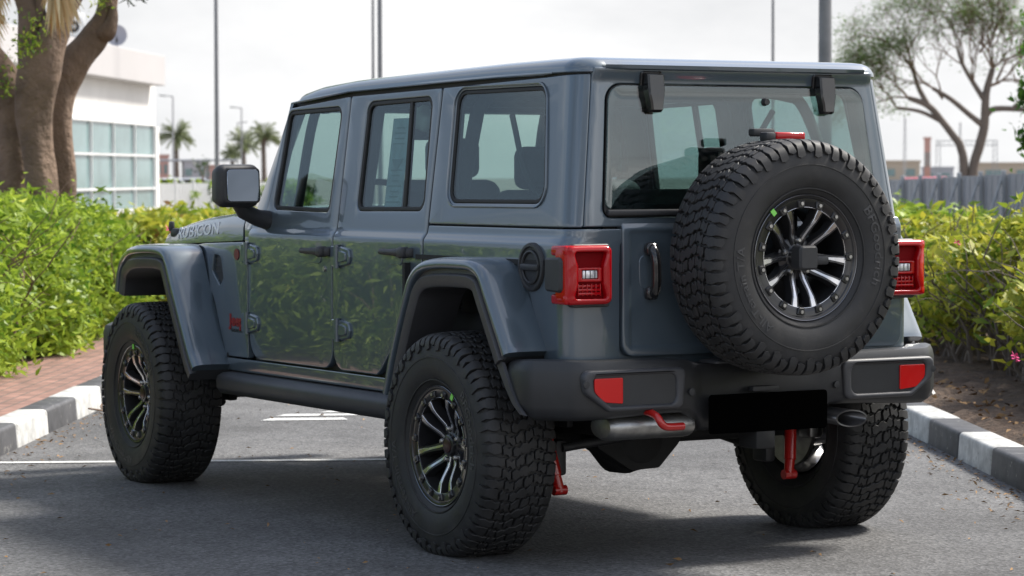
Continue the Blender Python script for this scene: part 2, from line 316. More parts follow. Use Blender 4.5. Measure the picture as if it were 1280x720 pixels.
# ------------------------------------------------------------------ ground, road, kerbs
def road_mat():
    m = bpy.data.materials.new('asphalt'); m.use_nodes = True; nt = m.node_tree; b = nt.nodes['Principled BSDF']; L = nt.links.new
    tc = N(nt, 'ShaderNodeTexCoord'); big = N(nt, 'ShaderNodeTexNoise', ins={'Scale': .9, 'Detail': 8, 'Roughness': .68}); fine = N(nt, 'ShaderNodeTexNoise', ins={'Scale': 48, 'Detail': 6, 'Roughness': .85})
    vo = N(nt, 'ShaderNodeTexVoronoi', ins={'Scale': 62, 'Randomness': 1.0})
    sp = N(nt, 'ShaderNodeTexVoronoi', ins={'Scale': 38}); spr = N(nt, 'ShaderNodeMapRange', ins={1: .03, 2: .09, 3: 1, 4: 0})
    spc = N(nt, 'ShaderNodeSeparateColor'); spm = N(nt, 'ShaderNodeMath', operation='GREATER_THAN', ins={1: .84}); spx = N(nt, 'ShaderNodeMath', operation='MULTIPLY')
    r1 = N(nt, 'ShaderNodeValToRGB'); e = r1.color_ramp.elements; e[0].position = .3; e[1].position = .72; e[0].color = (.062, .061, .061, 1); e[1].color = (.134, .133, .133, 1)
    r2 = N(nt, 'ShaderNodeMapRange', ins={1: .32, 2: .68, 3: .35, 4: 1.75}); mu = N(nt, 'ShaderNodeMix', data_type='RGBA', blend_type='MULTIPLY', ins={0: 1.0})
    m3 = N(nt, 'ShaderNodeMix', data_type='RGBA', ins={7: (.52, .51, .49, 1)})
    # fine hairline cracks
    wv = N(nt, 'ShaderNodeTexVoronoi', feature='DISTANCE_TO_EDGE', ins={'Scale': .55}); wn = N(nt, 'ShaderNodeTexNoise', ins={'Scale': 3.5, 'Detail': 6}); wadd = N(nt, 'ShaderNodeVectorMath', operation='ADD'); ws = N(nt, 'ShaderNodeVectorMath', operation='SCALE', ins={3: .35})
    wr = N(nt, 'ShaderNodeMapRange', ins={1: 0.0, 2: .003, 3: .72, 4: 1}); m4 = N(nt, 'ShaderNodeMix', data_type='RGBA', blend_type='MULTIPLY', ins={0: 1.0})
    bp = N(nt, 'ShaderNodeBump', ins={'Strength': .8, 'Distance': .006}); b.inputs['Roughness'].default_value = .82
    for t in (big, fine, vo, sp, wn): L(tc.outputs['Object'], t.inputs['Vector'])
    L(wn.outputs[1], ws.inputs[0]); L(tc.outputs['Object'], wadd.inputs[0]); L(ws.outputs[0], wadd.inputs[1]); L(wadd.outputs[0], wv.inputs['Vector']); L(wv.outputs[0], wr.inputs[0])
    st = N(nt, 'ShaderNodeTexNoise', ins={'Scale': .38, 'Detail': 9, 'Roughness': .7, 'Distortion': .6}); str_ = N(nt, 'ShaderNodeMapRange', ins={1: .42, 2: .60, 3: .74, 4: 1.12}); m6 = N(nt, 'ShaderNodeMix', data_type='RGBA', blend_type='MULTIPLY', ins={0: 1.0})
    ol = N(nt, 'ShaderNodeTexNoise', ins={'Scale': 2.3, 'Detail': 5, 'Roughness': .6}); olr = N(nt, 'ShaderNodeMapRange', ins={1: .66, 2: .72, 3: 1.0, 4: .6}); m7 = N(nt, 'ShaderNodeMath', operation='MULTIPLY')
    L(tc.outputs['Object'], st.inputs['Vector']); L(tc.outputs['Object'], ol.inputs['Vector']); L(st.outputs[0], str_.inputs[0]); L(ol.outputs[0], olr.inputs[0]); L(str_.outputs[0], m7.inputs[0]); L(olr.outputs[0], m7.inputs[1])
    L(big.outputs[0], r1.inputs[0]); L(fine.outputs[0], r2.inputs[0]); L(r1.outputs[0], m6.inputs[6]); L(m7.outputs[0], m6.inputs[7]); L(m6.outputs[2], mu.inputs[6]); L(r2.outputs[0], mu.inputs[7])
    L(sp.outputs[0], spr.inputs[0]); L(sp.outputs[1], spc.inputs[0]); L(spc.outputs[0], spm.inputs[0]); L(spr.outputs[0], spx.inputs[0]); L(spm.outputs[0], spx.inputs[1])
    L(mu.outputs[2], m4.inputs[6]); L(wr.outputs[0], m4.inputs[7]); L(m4.outputs[2], m3.inputs[6]); L(spx.outputs[0], m3.inputs[0]); L(m3.outputs[2], b.inputs['Base Color'])
    vs_ = N(nt, 'ShaderNodeSeparateColor'); vr_ = N(nt, 'ShaderNodeMapRange', ins={3: .62, 4: 1.38}); m5 = N(nt, 'ShaderNodeMix', data_type='RGBA', blend_type='MULTIPLY', ins={0: 1.0}); L(vo.outputs[1], vs_.inputs[0]); L(vs_.outputs[1], vr_.inputs[0]); L(m3.outputs[2], m5.inputs[6]); L(vr_.outputs[0], m5.inputs[7]); L(m5.outputs[2], b.inputs['Base Color'])
    L(vo.outputs[0], bp.inputs['Height']); L(bp.outputs[0], b.inputs['Normal'])
    return m
ASPH = road_mat()
CONC = mat('kerb_white', (.50, .50, .48), rough=.7, var=.38, vscale=9, bump=.3, bscale=50, bdist=.004)
CONB = mat('kerb_black', (.062, .062, .066), rough=.62, var=.4, vscale=8, bump=.3, bscale=50, bdist=.004)
SOIL = mat('soil', (.085, .055, .036), rough=.95, var=.5, vscale=14, bump=1, bscale=22, bdist=.04)
LINE = mat('line_paint', (.62, .62, .60), rough=.65, var=.25, vscale=30, bump=.3, bscale=120, bdist=.002)
SAND = mat('far_ground', (.20, .18, .155), rough=.95, var=.3, vscale=.3)
def quad(name, pts, m, **k):
    bm = bmesh.new(); bm.faces.new([bm.verts.new(p) for p in pts]); return fin(name, bm, m, None, 0, recalc=False, **k)
g = quad('ground', [(-1500, -1500, -.012), (1500, -1500, -.012), (1500, 1500, -.012), (-1500, 1500, -.012)], SAND, kind='structure')
dL = Vector((.849, -.529, 0)).normalized(); nL = Vector((-dL.y, dL.x, 0))      # left kerb direction / outward normal
dR = Vector((.882, -.470, 0)).normalized(); nR = Vector((dR.y, -dR.x, 0))      # right kerb
KL = Vector((4.854, .874, 0)); KR = Vector((1.079, -2.67, 0))
def fr(o, d, n, s, t, z=0): p = o+d*s+n*t; return (p.x, p.y, z)
for km, chip in ((CONC, (.16, .155, .145)), (CONB, (.30, .29, .27))):
    nt_ = km.node_tree; b_n = nt_.nodes['Principled BSDF']; src = b_n.inputs['Base Color'].links[0].from_socket
    g_tc = N(nt_, 'ShaderNodeTexCoord'); g_n = N(nt_, 'ShaderNodeTexNoise', ins={'Scale': 17, 'Detail': 8, 'Roughness': .72}); g_r = N(nt_, 'ShaderNodeMapRange', ins={1: .61, 2: .64, 3: 0, 4: .8}); g_m = N(nt_, 'ShaderNodeMix', data_type='RGBA', ins={7: (*chip, 1)})
    g_i = N(nt_, 'ShaderNodeObjectInfo'); g_a = N(nt_, 'ShaderNodeVectorMath', operation='ADD')
    nt_.links.new(g_tc.outputs['Object'], g_a.inputs[0]); nt_.links.new(g_i.outputs['Random'], g_a.inputs[1]); nt_.links.new(g_a.outputs[0], g_n.inputs['Vector']); nt_.links.new(g_n.outputs[0], g_r.inputs[0]); nt_.links.new(g_r.outputs[0], g_m.inputs[0]); nt_.links.new(src, g_m.inputs[6]); nt_.links.new(g_m.outputs[2], b_n.inputs['Base Color'])
quad('road', [fr(KL, dL, nL, -60, .05, 0), fr(KR, dR, nR, -60, .05, 0), fr(KR, dR, nR, 60, .05, 0), fr(KL, dL, nL, 60, .05, 0)], ASPH, kind='structure')
def kerb_row(o, d, n, s0, s1, step, first_white, label_side, grp):
    s = s0; i = 0
    while s < s1-.01:
        white = (i % 2 == 0) == first_white
        bm = bmesh.new(); l = step*.994
        g_ = box(bm, (0, 0, 0), (l, .20, .30), bev=.022, seg=3)
        for v in bm.verts:
            if v.co.y < -.06 and v.co.z > 0: v.co.y += .018
        bmesh.ops.transform(bm, matrix=Matrix.Rotation(math.atan2(d.y, d.x), 4, 'Z') if n.dot(Vector((-d.y, d.x, 0))) > 0 else Matrix.Rotation(math.atan2(d.y, d.x)+PI, 4, 'Z'), verts=bm.verts)
        ob = fin('kerb_stone', bm, CONC if white else CONB)
        p = o+d*(s+step/2)+n*.1; ob.location = (p.x, p.y, -.01+rng.uniform(-.002, .002)); ob.rotation_euler = (0, 0, rng.uniform(-.006, .006))
        ob['category'] = 'kerb stone'; ob['group'] = grp+(' white' if white else ' black')
        ob['label'] = ('white' if white else 'black')+' painted concrete kerb stone '+label_side
        s += step; i += 1
kerb_row(KL, dL, nL, -.87*4, .87*14, .87, True, 'in the row along the brick pavement', 'kerb stones along the brick pavement,')
kerb_row(KR, dR, nR, -.80*9, .80*10, .80, False, 'in the row edging the soil bed', 'kerb stones edging the soil bed,')
# brick pavement
def brick_mat():
    m = bpy.data.materials.new('brick_paving'); m.use_nodes = True; nt = m.node_tree; b = nt.nodes['Principled BSDF']; L = nt.links.new
    tc = N(nt, 'ShaderNodeTexCoord'); mp = N(nt, 'ShaderNodeMapping'); mp.inputs['Rotation'].default_value = (0, 0, R(32))
    br = N(nt, 'ShaderNodeTexBrick', ins={'Scale': 1.0, 'Mortar Size': .006, 'Brick Width': .2, 'Row Height': .1, 'Color1': (.29, .16, .125, 1), 'Color2': (.20, .115, .09, 1), 'Mortar': (.12, .10, .085, 1), 'Bias': -.1})
    n = N(nt, 'ShaderNodeTexNoise', ins={'Scale': 7, 'Detail': 6}); mr = N(nt, 'ShaderNodeMapRange', ins={1: .3, 2: .7, 3: .7, 4: 1.3}); mu = N(nt, 'ShaderNodeMix', data_type='RGBA', blend_type='MULTIPLY', ins={0: 1.0})
    bp = N(nt, 'ShaderNodeBump', ins={'Strength': .7, 'Distance': .006}, invert=True); b.inputs['Roughness'].default_value = .85
    L(tc.outputs['Object'], mp.inputs[0]); L(mp.outputs[0], br.inputs[0]); L(tc.outputs['Object'], n.inputs[0]); L(n.outputs[0], mr.inputs[0]); L(br.outputs[0], mu.inputs[6]); L(mr.outputs[0], mu.inputs[7]); L(mu.outputs[2], b.inputs['Base Color']); L(br.outputs[1], bp.inputs['Height']); L(bp.outputs[0], b.inputs['Normal'])
    return m
quad('pavement', [fr(KL, dL, nL, -12, .19, .134), fr(KL, dL, nL, 30, .19, .134), fr(KL, dL, nL, 30, .95, .134), fr(KL, dL, nL, -12, .95, .134)], brick_mat(), kind='structure')
def soil(name, o, d, n, t0, t1, s0, s1, z, amp):
    bm = bmesh.new(); ns, ntt = int((s1-s0)/.12), int((t1-t0)/.12); g_ = []
    for i in range(ns+1):
        row = []
        for j in range(ntt+1):
            s, t = s0+(s1-s0)*i/ns, t0+(t1-t0)*j/ntt
            row.append(bm.verts.new(fr(o, d, n, s, t, z+(rng.uniform(-amp, amp) if 0 < j else -.02)+min(.06, (t-t0)*.1))))
        g_.append(row)
    for i in range(ns):
        for j in range(ntt): bm.faces.new((g_[i][j], g_[i+1][j], g_[i+1][j+1], g_[i][j+1]))
    return fin(name, bm, SOIL, None, 80, kind='structure')
soil('planting_bed', KL, dL, nL, .93, 6, -10, 30, .12, .015)
soil('flower_bed', KR, dR, nR, .19, 6, -8, 30, .115, .025)
# painted line and worn marking (4 mm steps)
def strip(name, a, b, wd, z, m, **k):
    a = Vector(a); b = Vector(b); t = (b-a).normalized(); n = Vector((-t.y, t.x, 0))*wd/2
    return quad(name, [(a-n)[:2]+(z,) if False else (a.x-n.x, a.y-n.y, z), (b.x-n.x, b.y-n.y, z), (b.x+n.x, b.y+n.y, z), (a.x+n.x, a.y+n.y, z)], m, **k)
lp0 = Vector((3.267, -.497, 0)); ldir = (Vector((4.152, 1.241, 0))-lp0).normalized()
strip('road_line', lp0-ldir*.35, lp0+ldir*1.96, .075, .004, LINE, kind='structure')
bm = bmesh.new()
for (a0, a1, b0, b1) in ((0, .52, 0, .16), (.06, .6, .30, .44), (.3, .75, .55, .66)):
    o_ = Vector((5.66, -.93, 0)); 
    bm.faces.new([bm.verts.new((o_+ldir*-x+dL*y+Vector((0, 0, .004)))) for x, y in ((a0, b0), (a1, b0+.03), (a1-.04, b1), (a0+.05, b1))])
fin('road_marking', bm, LINE, None, 0, kind='structure')

# ------------------------------------------------------------------ THE CAR
car = empty('off_road_vehicle', (0, 0, 0), 'slate grey four door off road vehicle with black hardtop hinges, rear spare wheel and big all terrain tyres, parked on the asphalt', 'car')
car['label'] = 'slate grey four door off road vehicle with rear spare wheel parked on the asphalt'
ZW = [.45, .56, .62, .80, 1.10, 1.19, 1.195]
def wid(z):
    base = float(np.interp(z, [.5, .60, .8, 1.1, 1.19], [.792, .799, .803, .803, .801]))
    if z > 1.15: base = .801-(z-1.15)*.02
    up = .779-(z-1.24)*.128
    t = sstep(1.197, 1.236, z)
    return base*(1-t)+up*t
LEDGE = [1.18, 1.197, 1.203, 1.209, 1.2165, 1.224, 1.23, 1.236, 1.25, .52, .62, .72, .85, 1.0, 1.1]
def lean(z): return max(0, z-1.27)/.58*.062
def side_s(sg):
    def f(x, z, d):
        y = wid(z)-d
        if x > 2.35: y -= .19*sstep(2.35, 3.5, x)
        return (x, sg*y, z)
    return f
XR = .665
def wrap_s(sg, r):
    Ls = XR-r
    def f(s, z, d):
        wn = wid(z)
        if s <= Ls: x, y = -s, wn-d
        else:
            th = (s-Ls)/r
            if th < PI/2: x = -(Ls+(r-d)*math.sin(th)); y = wn-r+(r-d)*math.cos(th)
            else: x = -(Ls+r-d); y = wn-r-(s-Ls-r*PI/2)
        x += lean(z)*sstep(-.1, Ls, s)
        return (x, sg*y, z)
    return f
def rearx(y, z):
    x = -XR+lean(z)
    x -= .018*sstep(1.805, 1.86, z)
    return x
def rear_s(y, z, d): return (rearx(y, z)+d, y, z)
r_ = .095
def gut(x): return float(np.interp(x, [-.6, 0, .44, 1.25, 1.8], [1.843, 1.842, 1.836, 1.822, 1.783]))
def rtop(x): return float(np.interp(x, [-.62, -.4, 0, .47, 1.225, 1.6, 1.72, 1.80, 1.86], [1.903, 1.905, 1.902, 1.893, 1.878, 1.860, 1.846, 1.822, 1.795]))
dtop = lambda x: gut(x)-.022
for sg in (1, -1):
    S = side_s(sg)
    # --- rear quarter tub panel wrapping round to the tailgate
    Ls = XR-.07
    arch = [(-.54, .50), (-.56, .80), (-.42, 1.08), (-.27, 1.13), (.1, 1.11), (.25, 1.03), (.40, .72), (.44, .50)]   # in x
    out = [(-.455, 1.262, .012), (-.455, 1.13, .01), (-.40, 1.08, .05), (-.20, 1.10), (.1, 1.12), (.30, 1.115, .1), (.42, 1.06, .06), (.53, .86), (.545, .70, .01), (1.03-.0, .70, .02)]
    out = [(-.432, 1.262, .012), (-.432, 1.06, .02), (-.20, 1.098, .05), (.02, 1.11, .05), (.25, 1.11, .08), (.40, 1.02, .05), (.505, .82, .02), (.51, .70, .02), (XR-.07+.11+.166, .70, .02), (XR-.07+.11+.166, 1.262, .012)]
    q = panel('rear_quarter_panel', rpoly(out), wrap_s(sg, .07), .03, PAINT, car, alines=[Ls+.0157*i for i in range(0, 8)], blines=LEDGE)
    # --- sill below the doors
    panel('sill', rpoly([(2.70, .57, .01), (2.70, .628, .01), (.44, .628, .005), (.44, .57, .005)][::-1]), S, .04, PAINT, car, blines=LEDGE)
    # --- front fender side
    o_ = rpoly([(2.098, .635, .01), (2.098, 1.163, .01), (2.6, 1.148, .02), (3.48, 1.10, .02), (3.48, .95, .02), (2.50, .95, .2), (2.34, .635, .02)])
    hole = rpoly([(2.47, 1.10, .02), (2.50, 1.02, .01), (2.40, .955, .02), (2.36, .99, .01), (2.385, 1.09, .03)])
    fp = panel('front_fender', o_, S, .03, PAINT, car, holes=[hole], blines=LEDGE)
    bm = bmesh.new(); panel_bm(bm, offs(ccw(hole), .004), lambda x, z, d: S(x, z, d+.012), .01)
    for k in range(4): box(bm, (2.43, sg*.782, .985+.03*k), (.09, .012, .010), bev=.002)
    fin('fender_vent', bm, BLK, fp)
    # --- inner dark cabin side with openings
    def S2(x, z, d): return S(x, z, d+.030)
    holes = [rpoly([(1.915, 1.305, .03), (1.845, 1.755, .05), (1.30, 1.765, .04), (1.32, 1.295, .03)]), rpoly([(1.085, 1.305, .03), (1.085, 1.775, .04), (.505, 1.785, .04), (.48, 1.31, .03)]), rpoly([(.30, 1.345, .05), (.325, 1.795, .05), (-.42, 1.795, .05), (-.46, 1.35, .05)])]
    bm = bmesh.new(); panel_bm(bm, rpoly([(2.08, .60), (2.08, 1.28), (1.86, 1.79, .02), (-.50, 1.835, .02), (-.56, 1.25), (-.45, 1.22), (.40, 1.2), (.55, .9), (.56, .60)]), S2, .02, holes=holes, r=0, step=.2, blines=LEDGE)
    fin('door_aperture_seal', bm, SEAL, car)
    # --- doors
    fd = rpoly([(2.088, .70, .09), (2.088, 1.24, .01), (1.935, 1.33, .03), (1.832, dtop(1.8), .03), (1.245, dtop(1.245), .012), (1.245, .78, .06), (1.20, .636, .07), (2.03, .636, .07)])
    fd = rpoly([(2.088, .80, .12), (2.088, 1.235, .02), (1.955, 1.30, .05), (1.835, dtop(1.82), .03), (1.245, dtop(1.245), .012), (1.245, .636, .085), (2.06, .636, .10)])
    gh = rpoly([(1.892, 1.312, .035), (1.838, 1.75, .045), (1.308, 1.76, .05), (1.330, 1.302, .04)])
    door = panel('front_door', fd, S, .028, PAINT, car, holes=[gh], blines=LEDGE)
    def inset(hole, w1, nm, glass_mat, dpt=.012):
        h = ccw(hole)
        bm = bmesh.new(); panel_bm(bm, offs(h, .001), lambda x, z, d: S(x, z, d+.004), .022, holes=[offs(h, w1)], r=.003, step=.3)
        s_ = fin('window_seal', bm, SEAL, None)
        bm = bmesh.new(); panel_bm(bm, offs(h, w1-.003), lambda x, z, d: S(x, z, d+dpt), .004, r=0, step=.3)
        gl = fin('window', bm, glass_mat, None)
        return s_, gl
    for o2 in inset(gh, .018, 'w', GLS): o2.parent = door
    rd = rpoly([(1.236, dtop(1.236), .012), (.443, dtop(.443), .012), (.443, 1.0, .15), (.80, .66, .2), (.84, .636, .02), (1.236, .636, .085)])
    gh2 = rpoly([(1.082, 1.312, .045), (1.080, 1.773, .055), (.510, 1.783, .05), (.484, 1.318, .05)])
    door2 = panel('rear_door', rd, S, .028, PAINT, car, holes=[gh2], blines=LEDGE)
    for o2 in inset(gh2, .018, 'w', GLS): o2.parent = door2
    bm = bmesh.new(); panel_bm(bm, [(.655, 1.325), (.68, 1.325), (.715, 1.775), (.690, 1.775)], lambda x, z, d: S(x, z, d+.006), .02, r=.003)
    fin('window_divider', bm, SEAL, door2)
    # --- handles, hinges
    def handle(x0, z0, dr, lock):
        def T(px, pz, o): return (px, sg*(wid(pz)+o), pz)
        bm = bmesh.new()
        # recessed cup plate + grip bar + push button
        prism(bm, rpoly([(x0-.055, z0-.055, .03), (x0+.075, z0-.05, .03), (x0+.06, z0-.005, .02), (x0-.05, z0-.005, .02)], 4), lambda u, v, z: T(u, v, z), .004, .002)
        c0 = fin('handle_cup', bm, PAINT, None)
        bm = bmesh.new()
        pr = [(x0+.135, .0, .011), (x0+.125, .022, .012), (x0+.06, .034, .013), (x0-.02, .038, .015), (x0-.07, .040, .0185), (x0-.125, .036, .020), (x0-.14, .015, .019), (x0-.142, .0, .017)]
        rows = []
        for (px, oy, hh) in pr:
            rows.append([T(px, z0+hh*math.sin(a)*1.0, max(-.002, oy-.012+.012*math.cos(a))) for a in [2*PI*k/10 for k in range(10)]])
        loft(bm, rows, closed=True, caps=True)
        box(bm, (x0-.105, sg*(wid(z0)+.026), z0), (.05, .045, .046), bev=.012)
        h = fin('door_handle', bm, BLK, dr, 50); c0.parent = h
        if lock:
            bm = bmesh.new(); lathe(bm, [(0, .0), (.006, .0)], 4); bm.clear()
            lathe(bm, [(0, .0005), (.007, .0005), (.007, .011), (0, .013)], 20, c=(x0-.085, sg*wid(z0-.075) if sg > 0 else -wid(z0-.075)-.007, z0-.075)); fin('door_lock', bm, STEEL, dr)
    handle(1.395, 1.138, door, True); handle(.655, 1.150, door2, False)
    def hinge(x0, z0, dr):
        bm = bmesh.new(); Y = wid(z0)
        def T(u, v, z): return (x0+u, sg*(Y-.002+z), z0+v)
        prism(bm, rpoly([(.085, -.042, .01), (.085, .042, .01), (.02, .048, .012), (.02, -.048, .012)]), T, .012, .004)
        prism(bm, rpoly([(.012, -.046, .014), (.012, .046, .014), (-.085, .032, .018), (-.095, 0, .01), (-.085, -.032, .018)]), T, .013, .005)
        prism(bm, rpoly([(.000, -.028, .01), (.000, .028, .01), (-.07, .018, .01), (-.07, -.018, .01)]), lambda u, v, z: T(u, v, z+.012), .008, .004)
        tube(bm, [T(.018, -.05, .014), T(.018, .05, .014)], .014, 12)
        fin('door_hinge', bm, PAINT, dr, 40)
    hinge(2.062, 1.112, door); hinge(2.062, .797, door); hinge(1.155, 1.120, door2); hinge(1.155, .808, door2)
    # --- hardtop side with rear corner
    W = wrap_s(sg, r_); a1 = XR-r_+r_*PI/2*.72
    # outline in s = -x
    hs = rpoly([(-.432, 1.268, .01), (a1, 1.268, .01), (a1, 1.838, .004), (-.432, dtop(.43), .01)])
    gh3 = rpoly([(-.290, 1.352, .06), (-.313, 1.798, .06), (.425, 1.798, .06), (.462, 1.354, .07)])
    hp = panel('hardtop_side_panel', hs, W, .028, PAINT, car, holes=[gh3], alines=[XR-r_+.0135*i for i in range(0, 9)])
    h = ccw(gh3)
    bm = bmesh.new(); panel_bm(bm, offs(h, .001), lambda s, z, d: W(s, z, d+.004), .02, holes=[offs(h, .016)], r=.003, step=.3); fin('window_seal', bm, SEAL, hp)
    bm = bmesh.new(); panel_bm(bm, offs(h, .013), lambda s, z, d: W(s, z, d+.009), .004, r=0, step=.3); fin('window', bm, GLS, hp)
    # raised frame bead round the fixed window
    bm = bmesh.new(); tube(bm, [W(p[0], p[1], -.001) for p in offs(h, -.012)]+[W(*offs(h, -.012)[0], -.001)], .006, 6); fin('window_bead', bm, PAINT, hp, 60)
# A pillars / windshield frame
for sg in (1, -1):
    bm = bmesh.new()
    rows = []
    for z in (1.22, 1.30, 1.45, 1.6, 1.72, 1.785):
        x = 2.12-(z-1.28)*.56+(.02 if z < 1.25 else 0); y = sg*(wid(z)-.006)
        xb = float(np.interp(z, [1.22, 1.30, 1.76, 1.8], [2.1, 1.962, 1.842, 1.83]))+.004
        rows.append([(xb, y, z), (x-.03, y, z), (x-.006, y-sg*.012, z), (x, y-sg*.035, z), (x-.01, y-sg*.085, z), (xb, y-sg*.06, z)])
    loft(bm, rows, closed=True, caps=True); fin('windshield_pillar', bm, PAINT, car, 50)
bm = bmesh.new(); rows = []
for z in (1.255, 1.5, 1.80): rows.append([(2.10-(z-1.28)*.56, y*(wid(z)-.08), z) for y in (-1, -.5, 0, .5, 1)])
loft(bm, rows); ws = fin('windshield', bm, glassmat('windshield_glass', (.62, .72, .68)), car)
bm = bmesh.new(); box(bm, (1.835, 0, 1.772), (.07, 1.33, .055), bev=.012); fin('windshield_header', bm, PAINT, car)
# --- roof
def roof():
    bm = bmesh.new()
    out = rpoly([(1.845, .690, .10), (-.605, .705, .105), (-.605, -.705, .105), (1.845, -.690, .10)], 8)
    # densify
    dn = []
    for i in range(len(out)):
        a = Vector(out[i]); b = Vector(out[(i+1) % len(out)]); k = max(1, int((b-a).length/.15))
        for j in range(k): dn.append(tuple(a.lerp(b, j/k)))
    out = ccw(dn)
    lv = [(-.004, -.004), (-.008, .06), (-.006, .30), (.004, .55), (.018, .75), (.04, .90), (.075, .975), (.14, 1.0), (.25, 1.015), (.38, 1.03), (.50, 1.035), (.60, 1.04), (.66, 1.04)]
    rows = []
    for o, h in lv:
        l = offs(out, o) if o < .09 else [(p[0]*(1-o/1.25)+.62*o/1.25, p[1]*(1-o/.70)) for p in out]
        rows.append([(x, y, gut(x)+(rtop(x)-gut(x))*h) for x, y in l])
    rows.insert(0, [(x, y, z) for (x, y), (_, _, z) in zip(offs(out, .05), rows[0])])
    vv = loft(bm, rows, closed=True); bm.faces.new(vv[-1]); bm.faces.new(vv[0][::-1])
    fin('roof', bm, PAINT, car, 40)
    bm = bmesh.new()   # black gasket strip in the gap under the drip rail
    l = offs(out, .012); l2 = offs(out, .06)
    rows = [[(x, y, gut(x)-.030) for x, y in l2], [(x, y, gut(x)-.030) for x, y in l], [(x, y, gut(x)+.002) for x, y in l], [(x, y, gut(x)+.002) for x, y in l2]]
    n = len(l)
    vv = loft(bm, rows+[rows[0]], closed=True); fin('roof_seal', bm, SEAL, car)
    bm = bmesh.new()   # headliner
    for l_, z in ((offs(out, .03), None),): bm.faces.new([bm.verts.new((x, y, gut(x)-.012)) for x, y in l_])
    fin('headliner', bm, CABIN, car)
    for sg in (1, -1):  # drip rail bead above doors
        bm = bmesh.new(); tube(bm, [(x, sg*(wid(gut(x))+.008), gut(x)+.001) for x in (1.80, 1.6, 1.25, .8, .44, .0, -.35, -.42)], [.004, .007, .007, .007, .007, .007, .007, .003], 6); fin('drip_rail', bm, PAINT, car, 60)
roof()
# --- rear frame of hardtop, liftgate glass
YR = lambda z: (wid(z)-r_)+.0
rf_o = rpoly([(-.715, 1.27, .01), (.715, 1.27, .01), (.655, 1.62, .5), (.635, 1.862, .03), (-.635, 1.862, .03), (-.655, 1.62, .5)])
yo_ = lambda z: wid(z)-r_+r_*math.cos(PI/2*.74)
rf_o = [(yo_(1.27), 1.27), (yo_(1.4), 1.4), (yo_(1.6), 1.6), (yo_(1.80), 1.80), (yo_(1.86), 1.862)]
rf_o = rf_o+[(-y, z) for y, z in rf_o[::-1]]
gho = rpoly([(.640, 1.303, .035), (.592, 1.802, .07), (-.592, 1.802, .07), (-.640, 1.303, .035)])
def rfs(y, z, d):
    a = abs(y); yc = wid(z)-r_; x = rearx(y, z)
    if a > yc:
        k = min(1, (a-yc)/r_); x += r_*(1-math.sqrt(max(0, 1-k*k)))
    return (x+d, y, z)
rfr = panel('hardtop_rear_frame', rf_o, rfs, .03, PAINT, car, holes=[gho], step=.1, alines=[.58, .60, .61, .62, .63, .64, .65, .66, .67, -.60, -.61, -.62, -.63, -.64, -.65, -.66, -.67], blines=[1.80, 1.81, 1.82, 1.83, 1.84, 1.85, 1.859])
lg_o = rpoly([(.632, 1.335, .03), (.586, 1.796, .065), (-.586, 1.796, .065), (-.632, 1.335, .03)])
bm = bmesh.new(); panel_bm(bm, lg_o, lambda y, z, d: rear_s(y, z, d-.012), .006, r=.002, step=.2)
lg = fin('rear_window', bm, GLR, car)
bm = bmesh.new(); panel_bm(bm, rpoly([(.636, 1.306, .03), (.588, 1.799, .066), (-.588, 1.799, .066), (-.636, 1.306, .03)]), lambda y, z, d: rear_s(y, z, d-.004), .02, holes=[rpoly([(.600, 1.355, .05), (.558, 1.775, .07), (-.558, 1.775, .07), (-.600, 1.355, .05)])], r=.001)
fin('rear_window_border', bm, SEAL, lg)
bm = bmesh.new(); box(bm, (-.672, 0, 1.322), (.02, 1.25, .022), bev=.006); fin('rear_window_rail', bm, BLK, lg)
for y0 in (.398, -.398):   # glass hinges
    bm = bmesh.new()
    prism(bm, rpoly([(-.048, 1.850, .012), (.048, 1.850, .012), (.044, 1.79, .01), (-.044, 1.79, .01)]), lambda u, v, z: (rearx(0, v)-z+.002, y0+u, v), .012, .004)
    rows = []
    for z, hw, o in ((1.842, .034, .014), (1.835, .037, .030), (1.80, .037, .040), (1.765, .036, .040), (1.735, .029, .040), (1.705, .026, .038), (1.695, .022, .026)):
        x = rearx(0, z)-.012
        rows.append([(x, y0-hw, z), (x-o+.006, y0-hw, z), (x-o, y0-hw+.007, z), (x-o, y0+hw-.007, z), (x-o+.006, y0+hw, z), (x, y0+hw, z)])
    loft(bm, rows, closed=True, caps=True); fin('glass_hinge', bm, GLOSSB, lg, 40)
bm = bmesh.new(); tube(bm, [(rearx(0, 1.74)-.010, -.118, 1.74), (rearx(0, 1.74)-.030, -.118, 1.74)], [.016, .012], 14); fin('washer_nozzle', bm, BLK, lg)
# body-colour roof lip on the rear header
bm = bmesh.new(); rows = []
for k in range(25):
    y = -.60+1.2*k/24; e = 1-abs(y)/.60; o = .012*min(1, e*8)
    rows.append([(-.612, y, 1.85), (-.622-o, y, 1.858), (-.624-o, y, 1.872), (-.608, y, 1.885)])
loft(bm, rows); fin('rear_lip', bm, PAINT, car, 60)
# --- tailgate
def tg_s(y, z, d):
    k = sstep(.535, .515, abs(y))*sstep(1.262, 1.240, z)*sstep(.812, .832, z)
    kk = sstep(1.255, 1.30, z)*.018
    return (-XR-.010+.007*k+kk+d, y, z)
tg = panel('tailgate', rpoly([(.560, .785, .05), (.560, 1.295, .015), (-.745, 1.295, .01), (-.745, .785, .05)]), tg_s, .05, PAINT, car,
    alines=[.515, .520, .525, .530, .535, -.515, -.525, -.535], blines=[.812, .817, .822, .827, .832, 1.24, 1.246, 1.251, 1.256, 1.262, 1.27, 1.28, 1.29])
